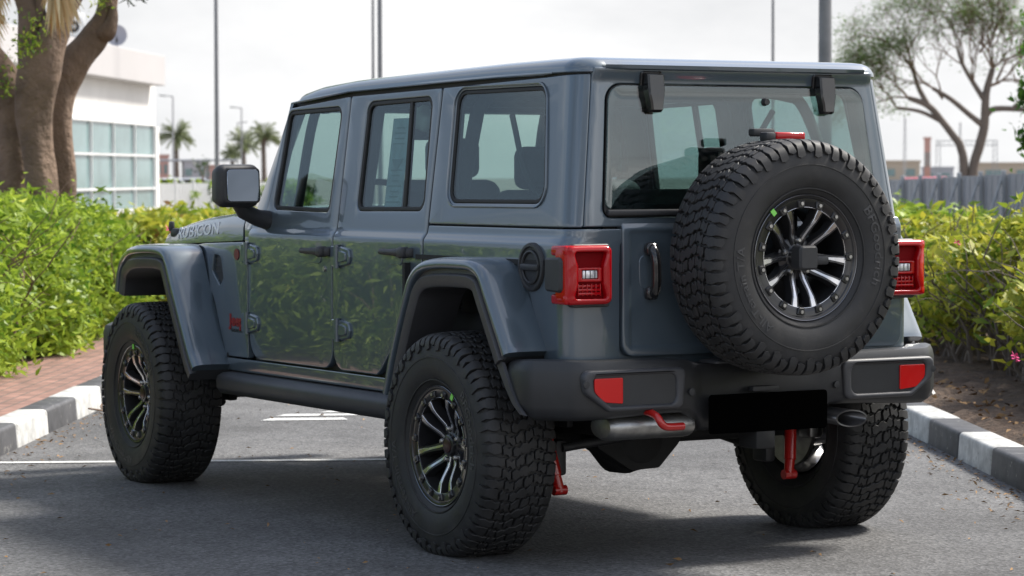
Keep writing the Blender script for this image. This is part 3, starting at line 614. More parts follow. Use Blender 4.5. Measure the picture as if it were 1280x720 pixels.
# lower rear valance + corner
def tub_low(y, z, d): return (-XR+.02+d, y, z)
panel('rear_valance', rpoly([(.72, .70), (.72, .86), (-.72, .86), (-.72, .70)]), tub_low, .03, PAINT, car, r=0)
panel('tailgate_opening_seal', rpoly([(.62, .76), (.62, 1.27), (-.76, 1.27), (-.76, .76)]), lambda y, z, d: (-XR+.03+d, y, z), .02, SEAL, car, r=0)
# tailgate handle
bm = bmesh.new()
prism(bm, rpoly([(.41, 1.035, .02), (.482, 1.035, .03), (.486, 1.165, .03), (.41, 1.165, .02)]), lambda u, v, z: (-XR-.001-z, u, v), .004, .003)
hc = fin('handle_cup', bm, PAINT, None)
bm = bmesh.new(); hp_ = [(-XR-.002, .442, 1.188), (-XR-.030, .440, 1.184), (-XR-.046, .438, 1.150), (-XR-.048, .436, 1.10), (-XR-.046, .436, 1.05), (-XR-.030, .436, 1.020), (-XR-.002, .436, 1.016)]
tube(bm, catmull(hp_, 4), .0195, 14)
for zz in (1.185, 1.02): box(bm, (-XR-.016, .438, zz), (.036, .052, .050), bev=.014)
th = fin('tailgate_handle', bm, GLOSSB, tg, 50); hc.parent = th
# --- tail lamps
for sg in (1, -1):
    def T(u, v, z): return (-XR-.002-z, sg*u, v)
    hb = bmesh.new()
    prism(hb, rpoly([(.628, .975, .015), (.628, 1.208, .015), (.80, 1.208, .02), (.80, .975, .02)]), T, .030, .004)
    lamp = fin('tail_lamp', hb, BLK, car, 40)
    outer = rpoly([(.638, .986, .022), (.638, 1.204, .022), (.838, 1.204, .028), (.838, .986, .028)])
    inner = rpoly([(.658, 1.008, .008), (.674, 1.060, .012), (.674, 1.128, .012), (.658, 1.180, .008), (.800, 1.180, .012), (.782, 1.128, .012), (.782, 1.060, .012), (.800, 1.008, .010)])
    def TL(u, v, d):
        x = -XR-.062
        if u > .808: x += .03*((u-.808)/.030)**2
        ez = max(0, abs(v-1.095)-.085)/.024; x += .008*min(1, ez)**2
        return (x+d, sg*u, v)
    bm = bmesh.new(); panel_bm(bm, outer, TL, .046, holes=[inner], r=.009, step=.04)
    for zc, hh in ((1.184, .019), (1.006, .019)): box(bm, (-.662, sg*.815, zc), (.105, .040, hh*2), bev=.010, seg=3)
    fin('red_lens', bm, REDL, lamp, 45)
    bm = bmesh.new(); box(bm, (-.696, sg*.728, 1.094), (.012, .14, .175), bev=.003); fin('lamp_inner', bm, REDD, lamp)
    bm = bmesh.new(); ring = rpoly([(.676, 1.070, .006), (.676, 1.122, .006), (.780, 1.122, .006), (.780, 1.070, .006)])
    panel_bm(bm, ring, lambda u, v, d: (-.716+d, sg*u, v), .022, holes=[rpoly([(.692, 1.080, .004), (.692, 1.114, .004), (.762, 1.114, .004), (.762, 1.080, .004)])], r=.003)
    for k in range(3): box(bm, (-.699-.003*k, sg*.728, 1.054-.014*k), (.016, .100, .010), bev=.003)
    for k in range(6): box(bm, (-.702, sg*(.680+.019*k), 1.040), (.018, .004, .045), bev=.001)
    fin('brake_lens', bm, REDL, lamp)
    bm = bmesh.new(); box(bm, (-.704, sg*.727, 1.097), (.020, .064, .030), bev=.004)
    rl = fin('reversing_lens', bm, CLR, lamp)
    bm = bmesh.new()
    for k in range(3): box(bm, (-.7145, sg*(.707+.020*k), 1.097), (.002, .003, .028))
    fin('lens_rib', bm, DSTEEL, rl)
    bm = bmesh.new(); prism(bm, rpoly([(.585, 1.035, .012), (.585, 1.158, .012), (.700, 1.162, .02), (.700, 1.030, .02)]), lambda u, v, z: (-u, sg*(.79+z), v), .058, .008)
    fin('lamp_side_housing', bm, BLK, lamp, 40)
# --- fuel filler
bm = bmesh.new()
lathe(bm, [(-.012, .092), (.006, .092), (.012, .088), (.013, .078), (.006, .074), (.004, .06), (.004, .0)], 48, c=(-.428, .803, 1.118))
box(bm, (-.428, .812, 1.118), (.13, .022, .026), bev=.008)
lathe(bm, [(0, .066), (.010, .064), (.012, .058), (.007, .054)], 40, c=(-.428, .805, 1.118))
fin('fuel_cap', bm, BLK, car, 40)
# --- hood
HOOD = ((2.20, .775, 1.285, 1.168), (2.40, .755, 1.290, 1.160), (2.75, .722, 1.268, 1.148), (3.05, .690, 1.236, 1.136), (3.28, .660, 1.206, 1.126), (3.40, .64, 1.182, 1.12), (3.46, .625, 1.150, 1.11))
def hood():
    bm = bmesh.new(); rows = []
    for x, h, zt, zb in HOOD:
        half = [(h, zb), (h-.002, zb+(zt-zb)*.5), (h-.012, zb+(zt-zb)*.82), (h-.035, zt-.004), (h-.09, zt+.004), (h*.55, zt+.012), (h*.5, zt+.030), (h*.25, zt+.036), (0, zt+.038)]
        rows.append([(x, y, z) for y, z in half]+[(x, -y, z) for y, z in half[:-1][::-1]])
    loft(bm, rows, caps=True); o = fin('hood', bm, PAINT, car, 50)
    # lettering on the flank of the hood
    t = textmesh('RUBICON', .125, ext=.001, xs=1.12, bold=.002)
    for sg in (1,):
        for v in t.verts:
            x, y, z = v.co; X = 2.86-x; hx = float(np.interp(X, [q[0] for q in HOOD], [q[1] for q in HOOD])); zt = float(np.interp(X, [q[0] for q in HOOD], [q[2] for q in HOOD])); zb = float(np.interp(X, [q[0] for q in HOOD], [q[3] for q in HOOD]))
            zz = zb+.056-(X-2.86)*.02+y*.62; k = (zz-zb)/(zt-zb)
            v.co = (X, hx+.0018+z-(.002*k/.5 if k < .5 else .002+.010*(k-.5)/.32), zz)
    fin('hood_lettering', t, SILV, o, 0)
    for sg in (1, -1):   # hood catch
        bm = bmesh.new(); box(bm, (3.24, sg*.655, 1.185), (.09, .03, .045), bev=.012); box(bm, (3.28, sg*.66, 1.215), (.03, .025, .05), bev=.008); fin('hood_latch', bm, BLK, o)
hood()
# cowl, grille, front inner body
bm = bmesh.new(); box(bm, (2.10, 0, 1.20), (.19, 1.555, .13), bev=.025); fin('cowl', bm, PAINT, car)
bm = bmesh.new(); box(bm, (3.46, 0, .92), (.06, 1.16, .44), bev=.03); g_ = fin('grille', bm, PAINT, car)
bm = bmesh.new()
for k in range(7): box(bm, (3.493, (k-3)*.085, .95), (.012, .045, .26), bev=.01)
fin('grille_slot', bm, SEAL, g_)
for sg in (1, -1):
    bm = bmesh.new(); lathe(bm, [(0, .09), (.02, .09), (.03, .07), (.035, 0)], 32, ax='x', c=(3.485, sg*.42, .97)); fin('headlight', bm, CLR, car)
bm = bmesh.new(); box(bm, (3.66, 0, .63), (.20, 1.70, .20), bev=.05); box(bm, (3.55, 0, .62), (.2, .8, .12), bev=.02); fin('front_bumper', bm, GRYP, car)
# inner engine bay block so that nothing shows through
bm = bmesh.new(); box(bm, (2.80, 0, .90), (1.25, 1.06, .50), bev=.02); fin('engine_bay', bm, UNDER, car)
# floor / tub / underbody
bm = bmesh.new()
box(bm, (.95, 0, .615), (2.5, 1.50, .07), bev=.01)          # floor pan
box(bm, (-.30, 0, .80), (.62, 1.02, .08)); box(bm, (-.05, 0, .93), (1.1, 1.1, .04))
for sg in (1, -1):
    box(bm, (1.52, sg*.40, .52), (3.9, .085, .13), bev=.01)   # frame rails
    box(bm, (-.02, sg*.575, .86), (1.02, .03, .52))           # inner arch walls
    box(bm, (3.0, sg*.50, .86), (1.0, .03, .45))
    box(bm, (.545, sg*.70, .88), (.02, .26, .46))
    box(bm, (-.02, sg*.69, 1.135), (1.0, .24, .02))
    box(bm, (-.55, sg*.67, .90), (.02, .20, .44))
    box(bm, (2.32, sg*.66, .86), (.02, .28, .46)); box(bm, (2.9, sg*.64, 1.10), (1.1, .24, .012))
for x in (-.36, .4, 1.1, 1.9): box(bm, (x, 0, .52), (.09, .80, .10), bev=.01)
box(bm, (1.55, .0, .455), (.9, .55, .09), bev=.03)            # skid plate / transfer case
box(bm, (.75, .38, .47), (.75, .40, .10), bev=.04)
fin('chassis', bm, UNDER, car)
# --- rock rails
for sg in (1, -1):
    bm = bmesh.new(); rows = []
    for x in (2.33, 2.30, 1.5, .60, .52):
        e = .0 if 2.32 > x > .55 else .025
        rows.append([(x, sg*y, z) for y, z in ((.76, .565-e*.3), (.835-e, .562-e*.3), (.862-e, .548), (.868-e, .530), (.866-e, .492), (.845-e, .466+e), (.78, .458+e), (.74, .47))])
    loft(bm, rows, closed=True, caps=True)
    fin('rock_rail', bm, GRYP, car, 50)
# --- wheel arch flares
def flare(pts, yo, yi, sg, n_in=.0):
    P = catmull([(p[0], p[1], 0) for p in pts], 6); P = [Vector((p.x, p.y)) for p in P]; k = len(P); rows = []; rows2 = []
    cx = sum(p.x for p in P)/k
    for i, p in enumerate(P):
        t = (P[min(i+1, k-1)]-P[max(i-1, 0)]).normalized(); n = Vector((-t.y, t.x))
        if n.y < 0 and abs(n.y) > .3: n = -n
        c = Vector((FC, .5))
        if n.dot(p-c) < 0: n = -n
        o, a = yo(p.x), yi(p.x)
        sec = [(a, 0), (a+(o-a)*.35, .004), (a+(o-a)*.7, .004), (o-.030, .001), (o-.014, -.003), (o-.004, -.010), (o, -.020), (o-.001, -.034), (o-.008, -.040), (o-.03, -.040), (a, -.04)]
        rows.append([(p.x+n.x*h, sg*y, p.y+n.y*h) for y, h in sec])
        sec2 = [(o-.026, -.036), (o-.026, -.058), (o-.008, -.061), (o-.003, -.066), (o-.007, -.102), (o-.014, -.110), (o-.04, -.112), (a-.02, -.112), (a-.02, -.041), (o-.04, -.041)]
        rows2.append([(p.x+n.x*h, sg*y, p.y+n.y*h) for y, h in sec2])
    bm = bmesh.new(); loft(bm, rows, closed=True, caps=True); f = fin('wheel_arch_flare', bm, PAINT, car, 50)
    bm = bmesh.new(); loft(bm, rows2, closed=True, caps=True); fin('flare_trim', bm, GRYP, f, 40)
for sg in (1, -1):
    FC = 0.0
    flare([(.50, .60), (.43, .76), (.30, .98), (.235, 1.075), (.15, 1.125), (.02, 1.143), (-.15, 1.146), (-.26, 1.140), (-.335, 1.105), (-.395, 1.02), (-.46, .92), (-.515, .835), (-.53, .808)], lambda x: .98-.02*sstep(.25, .5, x), lambda x: .79, sg)
    FC = 3.0
    flare([(2.30, .597), (2.36, .67), (2.46, .83), (2.545, .97), (2.60, 1.065), (2.655, 1.118), (2.76, 1.137), (2.95, 1.135), (3.15, 1.120), (3.32, 1.092), (3.42, 1.055), (3.475, .99), (3.50, .90)], lambda x: .98-.10*sstep(2.95, 3.5, x), lambda x: .79-.20*sstep(2.55, 3.3, x), sg)
# --- fender badge lettering
t = textmesh('Jeep', .075, ext=.0015, bold=.003, xs=1.1)
for v in t.verts: x, y, z = v.co; v.co = (2.215-x, wid(.80)+.001+z, .80+y)
fin('badge_lettering', t, mat('dark_red', (.22, .012, .012), rough=.4), car, 0)
t = textmesh('UNLIMITED', .022, ext=.001)
for v in t.verts: x, y, z = v.co; v.co = (2.215-x, wid(.74)+.001+z, .755+y)
fin('badge_lettering', t, BLK, car, 0)
bm = bmesh.new(); lathe(bm, [(0, .026), (.004, .026), (.004, 0)], 28, c=(2.205, wid(1.10), 1.105)); fin('round_badge', bm, mat('badge_red', (.15, .02, .02), rough=.4), car)
# --- mirrors
for sg in (1, -1):
    bm = bmesh.new(); box(bm, (1.905, sg*.955, 1.418), (.13, .205, .190), bev=.035, seg=4)
    for v in bm.verts:
        if v.co.x > 1.92: v.co.y = sg*.955+(v.co.y-sg*.955)*.86; v.co.z = 1.418+(v.co.z-1.418)*.88
    mir = fin('side_mirror', bm, BLK, car, 45)
    bm = bmesh.new(); prism(bm, rpoly([(-.070, -.070, .016), (.070, -.070, .016), (.070, .070, .016), (-.070, .070, .016)]), lambda u, v, z: (1.820-z+.19*u*sg+.05*v, sg*.950+u, 1.420+v), .004, .001); fin('mirror_glass', bm, MIRR, mir)
    bm = bmesh.new(); prism(bm, rpoly([(-.080, -.080, .022), (.080, -.080, .022), (.080, .080, .022), (-.080, .080, .022)]), lambda u, v, z: (1.839-z+.19*u*sg+.05*v, sg*.950+u, 1.420+v), .016, .005); fin('mirror_bezel', bm, BLK, mir)
    bm = bmesh.new(); tube(bm, [(1.93, sg*.77, 1.262), (1.93, sg*.83, 1.275), (1.92, sg*.90, 1.305), (1.91, sg*.93, 1.345)], [.045, .038, .036, .034], 14); fin('mirror_arm', bm, BLK, mir)
# --- rear bumper
def bumper():
    # plan path from left to right; at each station a vertical section
    st = []
    half = [(.925, -.44, .770, .66), (.945, -.50, .780, .61), (.948, -.58, .786, .575), (.940, -.625, .788, .562), (.925, -.648, .788, .560), (.835, -.742, .787, .560), (.815, -.760, .786, .560), (.78, -.772, .785, .561), (.72, -.780, .785, .562), (.50, -.785, .783, .572), (.40, -.785, .780, .575), (.33, -.785, .775, .575), (.29, -.765, .765, .55), (.25, -.75, .760, .50), (0, -.75, .758, .495)]
    full = half+[(-y, x, a, b) for y, x, a, b in half[:-1][::-1]]
    bm = bmesh.new(); rows = []
    for i, (y, x, zt, zb) in enumerate(full):
        a = Vector(full[max(i-1, 0)][:2]); b = Vector(full[min(i+1, len(full)-1)][:2]); t = (b-a).normalized(); n = Vector((t.y, -t.x))*-1
        if n.y > 0: n = -n
        # n in (y,x): outward
        c = Vector((0, -.2)); q = Vector((y, x))-c
        if n.dot(q) < 0: n = -n
        sec = [(-.10, zt-.004), (-.025, zt), (-.008, zt-.006), (0, zt-.022), (.006, zt-.05), (.006, zb+.055), (-.004, zb+.02), (-.03, zb+.002), (-.10, zb)]
        rows.append([(x+n.y*o, y+n.x*o, z) for o, z in sec])
    loft(bm, rows, closed=True, caps=True)
    b_ = fin('rear_bumper', bm, BUMP, car, 40)
    for sg in (1, -1):
        # lamp recess surround (raised ring) and dark pocket
        bm = bmesh.new(); X = -.797
        ring = rpoly([(.815, .750, .03), (.80, .665, .03), (.700, .596, .03), (.375, .596, .03), (.36, .750, .03)])
        inn = rpoly([(.770, .728, .02), (.762, .668, .03), (.690, .617, .03), (.405, .617, .03), (.405, .728, .03)])
        panel_bm(bm, ring, lambda u, v, d: (X-.010+d, sg*u, v), .03, holes=[inn], r=.012)
        fin('recess_surround', bm, GRYP, b_, 45)
        bm = bmesh.new(); panel_bm(bm, offs(ccw(inn), -.004), lambda u, v, d: (X+.0005+d, sg*u, v), .006, r=0); fin('recess_panel', bm, BLK, b_)
        bm = bmesh.new(); panel_bm(bm, rpoly([(.764, .720, .008), (.764, .672, .025), (.722, .632, .03), (.640, .624, .006), (.640, .720, .006)]), lambda u, v, d: (X-.006+d, sg*u, v), .02, r=.003)
        fin('reflector_lamp', bm, REFL, b_, 0)
        bm = bmesh.new()
        for yy, zz in ((.800, .700),): lathe(bm, [(0, .014), (-.004, .013), (-.005, 0)], 18, ax='x', c=(X-.006, sg*yy, zz))
        lathe(bm, [(0, .014), (-.004, .013), (-.005, 0)], 18, ax='x', c=(X-.002, sg*.335, .655)); fin('parking_sensor', bm, BLK, b_)
    for sg in (1, -1):
        bm = bmesh.new(); rows = []
        for x, z, wd_ in ((-.445, .768, .030), (-.475, .725, .028), (-.515, .670, .026), (-.560, .618, .024), (-.612, .580, .016)):
            rows.append([(x-wd_, sg*(.950 if x > -.6 else .945), z), (x-wd_*.8, sg*.962, z+.004), (x+wd_*.8, sg*.960, z+.004), (x+wd_, sg*.935, z)])
        loft(bm, rows, closed=True, caps=True); fin('bumper_end_fin', bm, GRYP, b_, 45)
    # centre step pad and hitch beam
    bm = bmesh.new(); prism(bm, rpoly([(-.24, -.82, .02), (.24, -.82, .02), (.24, -.70, .01), (-.24, -.70, .01)]), lambda u, v, z: (v, u, .757+z), .012, .005)
    for k in range(7): box(bm, (-.80+.014*k, 0, .770), (.006, .40, .004), bev=.0015)
    fin('bumper_step_pad', bm, BLK, b_)
    bm = bmesh.new(); prism(bm, rpoly([(-.24, -.70, .01), (-.30, -.76, .02), (-.30, -.60, .02), (.30, -.60, .02), (.30, -.76, .02), (.24, -.70, .01)]), lambda u, v, z: (v, u, .50+z), .10, .006)
    box(bm, (-.745, 0, .47), (.12, .09, .09), bev=.01)
    fin('tow_hitch', bm, UNDER, b_)
bumper()
# plate
bm = bmesh.new(); prism(bm, rpoly([(.262, .493, .015), (.262, .640, .015), (-.285, .640, .015), (-.285, .493, .015)]), lambda u, v, z: (-.802-z, u, v), .006, .002)
fin('number_plate', bm, PLATE, car, label='blank black number plate under the bumper')
bm = bmesh.new(); box(bm, (-.78, 0, .57), (.03, .30, .10)); box(bm, (-.79, 0, .655), (.03, .12, .02), bev=.004); fin('plate_bracket', bm, BLK, car)
# tow hooks
for sg in (1,):
    bm = bmesh.new(); y0 = sg*.50-.03
    pts = [(-.74, y0+.045, .590), (-.80, y0+.045, .584), (-.835, y0+.042, .572), (-.846, y0+.036, .554), (-.848, y0+.018, .538), (-.847, y0-.015, .534), (-.845, y0-.065, .534)]
    tube(bm, catmull(pts, 5), .0145, 12); fin('tow_hook', bm, REDP, car, 60)
# muffler, tail pipe, spare shape
bm = bmesh.new(); rows = []
for y, s in ((.66, .3), (.652, .8), (.63, 1), (.30, 1), (.285, .97)):
    rows.append([(-.665+.085*s*math.cos(a), y, .528+.052*s*math.sin(a)) for a in [2*PI*k/28 for k in range(28)]])
loft(bm, rows, closed=True, caps=True); fin('muffler', bm, STEEL, car, 40)
bm = bmesh.new(); rows = []
for x, y, s in ((-.40, -.13, .85), (-.60, -.25, 1.0), (-.74, -.345, 1.1), (-.81, -.400, 1.15)):
    rows.append([(x+.022*math.cos(a)*.4, y+.060*s*math.cos(a), .523+(x+.81)*.16+.029*s*math.sin(a)) for a in [2*PI*k/28 for k in range(28)]])
inn_ = [[(p[0], y+(p[1]-y)*.9, z0+(p[2]-z0)*.85) for p in r] for r, y, z0 in zip(rows[::-1], (-.400, -.345, -.25, -.13), (.523, .534, .557, .589))]
loft(bm, rows+inn_, closed=True); fin('exhaust_tip', bm, mat('brushed_dark_steel', (.16, .16, .165), rough=.3, metal=.9), car, 50)
bm = bmesh.new(); tube(bm, catmull([(-.42, -.25, .55), (-.35, 0, .56), (-.38, .2, .55), (-.55, .3, .545)], 5), .028, 12); fin('exhaust_pipe', bm, STEEL, car)
# axles
for x0, dy in ((0, .12), (3.01, -.25)):
    bm = bmesh.new()
    tube(bm, [(x0, -.72, .42), (x0, -.3, .42), (x0, .3, .42), (x0, .72, .42)], .040, 14)
    lathe(bm, [(-.15, .03), (-.13, .09), (-.08, .130), (0, .150), (.07, .140), (.12, .09), (.16, .05)], 24, c=(x0, dy, .415))
    lathe(bm, [(-.105, 0), (-.10, .08), (-.075, .112), (-.02, .132), (0, .132)], 20, ax='x', c=(x0-.04, dy, .41))
    prism(bm, rpoly([(dy+.24, .44, .01), (dy+.20, .385, .03), (dy+.05, .292, .03), (dy-.08, .296, .03), (dy-.17, .385, .03), (dy-.21, .44, .01)]), lambda u, v, z: (x0-.13+z, u, v), .15, .02)
    for k in range(10): a = 2*PI*k/10; lathe(bm, [(-.012, 0), (-.012, .008), (0, .008)], 6, ax='x', c=(x0-.075, dy+.118*math.cos(a), .41+.118*math.sin(a)))
    for sg in (1, -1):
        box(bm, (x0+.1, sg*.48, .40), (.3, .05, .06), bev=.01); tube(bm, [(x0+.05, sg*.50, .36), (x0+.75, sg*.42, .47)], .025, 10)
    fin('axle', bm, UNDER, car, 40)
bm = bmesh.new(); tube(bm, [(-.16, -.52, .50), (-.15, -.2, .47), (-.14, .50, .40)], .018, 10); tube(bm, [(-.22, -.46, .60), (-.24, -.44, .52), (-.24, .44, .52), (-.22, .46, .60)], .012, 8)
for sg in (1, -1): box(bm, (-.09, sg*.50, .36), (.10, .05, .14), bev=.012); box(bm, (-.06, sg*.42, .50), (.14, .10, .05), bev=.01)
fin('suspension_link', bm, BLK, car, 40)
for sg in (1, -1):
    bm = bmesh.new(); tube(bm, [(-.20, sg*.545, .235), (-.19, sg*.558, .30), (-.19, sg*.559, .302), (-.16, sg*.585, .46)], [.021, .021, .025, .025], 16)
    tube(bm, [(-.20, sg*.52, .243), (-.20, sg*.575, .243)], .020, 12); s_ = fin('shock_absorber', bm, REDP, car, 40)
    bm = bmesh.new(); tube(bm, [(-.16, sg*.585, .45), (-.12, sg*.61, .68)], .012, 10); fin('damper_rod', bm, STEEL, s_)
    bm = bmesh.new(); pts = [(.10+.06*math.cos(a), sg*.46+.06*math.sin(a), .46+.16*a/(2*PI*4)) for a in [2*PI*k/14 for k in range(57)]]; tube(bm, pts, .008, 6); fin('coil_spring', bm, UNDER, car, 60)
    bm = bmesh.new(); lathe(bm, [(0, .06), (0, .165), (.02, .165), (.02, .06)], 40, c=(0, sg*.70-.01, .42), closed=True); box(bm, (-.14, sg*.70, .44), (.09, .07, .12), bev=.015); fin('brake_disc', bm, STEEL, car, 40)
# ------------------------------------------------------------------ wheels
RT = .437
def tread_map():
    # arc-length parametrised outer profile (y, r) for one half
    pts = [(0, .4265), (.05, .4262), (.10, .424), (.122, .4205), (.136, .411), (.147, .396), (.155, .376), (.1585, .352)]
    s = [0]
    for i in range(1, len(pts)): s.append(s[-1]+math.hypot(pts[i][0]-pts[i-1][0], pts[i][1]-pts[i-1][1]))
    ys = [p[0] for p in pts]; rs = [p[1] for p in pts]
    def f(v):
        if v < .03: return v, .4265, 0.0, 1.0
        y = float(np.interp(v, s, ys)); r = float(np.interp(v, s, rs)); e = .004
        dy = float(np.interp(v+e, s, ys))-float(np.interp(v-e, s, ys)); dr = float(np.interp(v+e, s, rs))-float(np.interp(v-e, s, rs)); l = math.hypot(dy, dr)
        return y, r, -dr/l, dy/l
    return f
TM = tread_map()
def tyre(name, parent, clampz=None, letters=True):
    bm = bmesh.new()
    prof = [(-.112, .220), (-.124, .233), (-.138, .250), (-.152, .275), (-.1575, .31), (-.1565, .345), (-.152, .376), (-.144, .396), (-.133, .411), (-.118, .4205), (-.06, .4265), (0, .4268)]
    prof = prof+[(-y, r) for y, r in prof[:-1][::-1]]
    # decorative sidewall ribs
    out = []
    for y, r in prof:
        out.append((y, r))
    lathe(bm, out, 96)
    for s_ in (1, -1):
        for rr, hh in ((.256, .0025), (.343, .0022)):
            yb = float(np.interp(rr, [.222, .245, .275, .31, .345, .376], [.128, .140, .152, .1575, .1565, .152]))
            lathe(bm, [(s_*(yb-.003), rr-.004), (s_*(yb+hh), rr-.002), (s_*(yb+hh), rr+.002), (s_*(yb-.003), rr+.004)], 96)
    # tread blocks of one pitch, one half
    npitch = 31; pc = 2*PI*RT/npitch*1000
    B = [[(1, -5), (26, -7), (37, 6), (31, 18), (42, 34), (36, 50), (14, 52), (5, 40), (13, 24), (2, 10)],
         [(42, 7), (66, 5), (78, 14), (70, 22), (79, 34), (72, 37), (52, 38), (46, 28), (38+2, 18)],
         [(6, 57), (32, 56), (42, 66), (34, 76), (40, 92), (16, 94), (4, 84), (12, 70)],
         [(47, 43), (74, 42), (81, 54), (72, 64), (80, 78), (56, 80), (46, 70), (54, 58)],
         [(2, 100), (30, 99), (38, 108), (37, 125), (31, 142), (35, 178), (14, 186), (0, 180), (4, 142), (-2, 122)],
         [(46, 86), (70, 85), (79, 98), (74, 112), (77, 126), (70, 142), (74, 162), (60, 168), (43, 160), (47, 140), (43, 122), (50, 104)]]
    variants = []
    jr = random.Random(8)
    for vi in range(4):
      tmp = bmesh.new()
      for pl in B:
        pl = [(a+jr.uniform(-2.2, 2.2), b+jr.uniform(-2, 2)*(b < 130)) for a, b in pl]
        hgt = .0135
        poly = ccw([((a*pc/80+(.25*b if b < 48 else (12-.25*(b-48) if b < 96 else 0)))/1000, b/1000) for a, b in pl]); rows = [(poly, -.002), (poly, hgt-.0022), (offs(poly, .0016), hgt)]
        vv = [[tmp.verts.new((u, v, z)) for u, v in l] for l, z in rows]; n = len(poly)
        for i in range(2):
            for j in range(n): tmp.faces.new((vv[i][j], vv[i][(j+1) % n], vv[i+1][(j+1) % n], vv[i+1][j]))
        tmp.faces.new(vv[-1])
      for c in (.100, .118, .127, .136, .146, .156, .168): bmesh.ops.bisect_plane(tmp, geom=tmp.verts[:]+tmp.edges[:]+tmp.faces[:], plane_co=(0, c, 0), plane_no=(0, 1, 0), dist=1e-6)
      tmp.verts.index_update(); vc = [v.co.copy() for v in tmp.verts]; fc = [[v.index for v in f.verts] for f in tmp.faces]; tmp.free(); variants.append((vc, fc))
    for s_ in (1, -1):
        for k in range(npitch):
            vm = []; vc, fc = variants[(k*7+(s_ > 0)*3+k//3) % 4]
            for c in vc:
                hh = c.z
                if c.y > .14 and hh > .005: hh = .0135-(.0135-.004)*sstep(.14, .185, c.y)
                y, r, ny, nrr = TM(c.y); y += ny*hh; r += nrr*hh
                th = (c.x+(pc/2000 if s_ < 0 else 0))/RT+2*PI*k/npitch
                th *= s_
                vm.append(bm.verts.new((r*math.cos(th), s_*y, r*math.sin(th))))
            for f in fc: bm.faces.new([vm[i] for i in f])
    if clampz:
        for v in bm.verts: v.co.z = max(v.co.z, -clampz)
    return fin(name, bm, RUB, parent, 30, recalc=True)
def arc_text(bm, s, size, rad, mid, yface, flip=1, xs=1.0):
    t = textmesh(s, size, sub=.012, ext=.0009, xs=xs, bold=.0006)
    for v in t.verts:
        x, y, z = v.co; a = mid-x/rad*1.0; r = rad+y
        yb = float(np.interp(r, [.245, .275, .31, .345, .37], [.140, .152, .1575, .1565, .152]))
        v.co = (-r*math.cos(a), yb+z+.0012, r*math.sin(a))
    merge(bm, t)
def lettering(parent):
    for t_, sz, a in (('All-Terrain T/A', .046, 204), ('BFGoodrich', .052, 8)):
        bm = bmesh.new(); arc_text(bm, t_, sz, .313, R(a), .157, xs=1.15); fin('tyre_lettering', bm, RUBL, parent, 0, recalc=True)
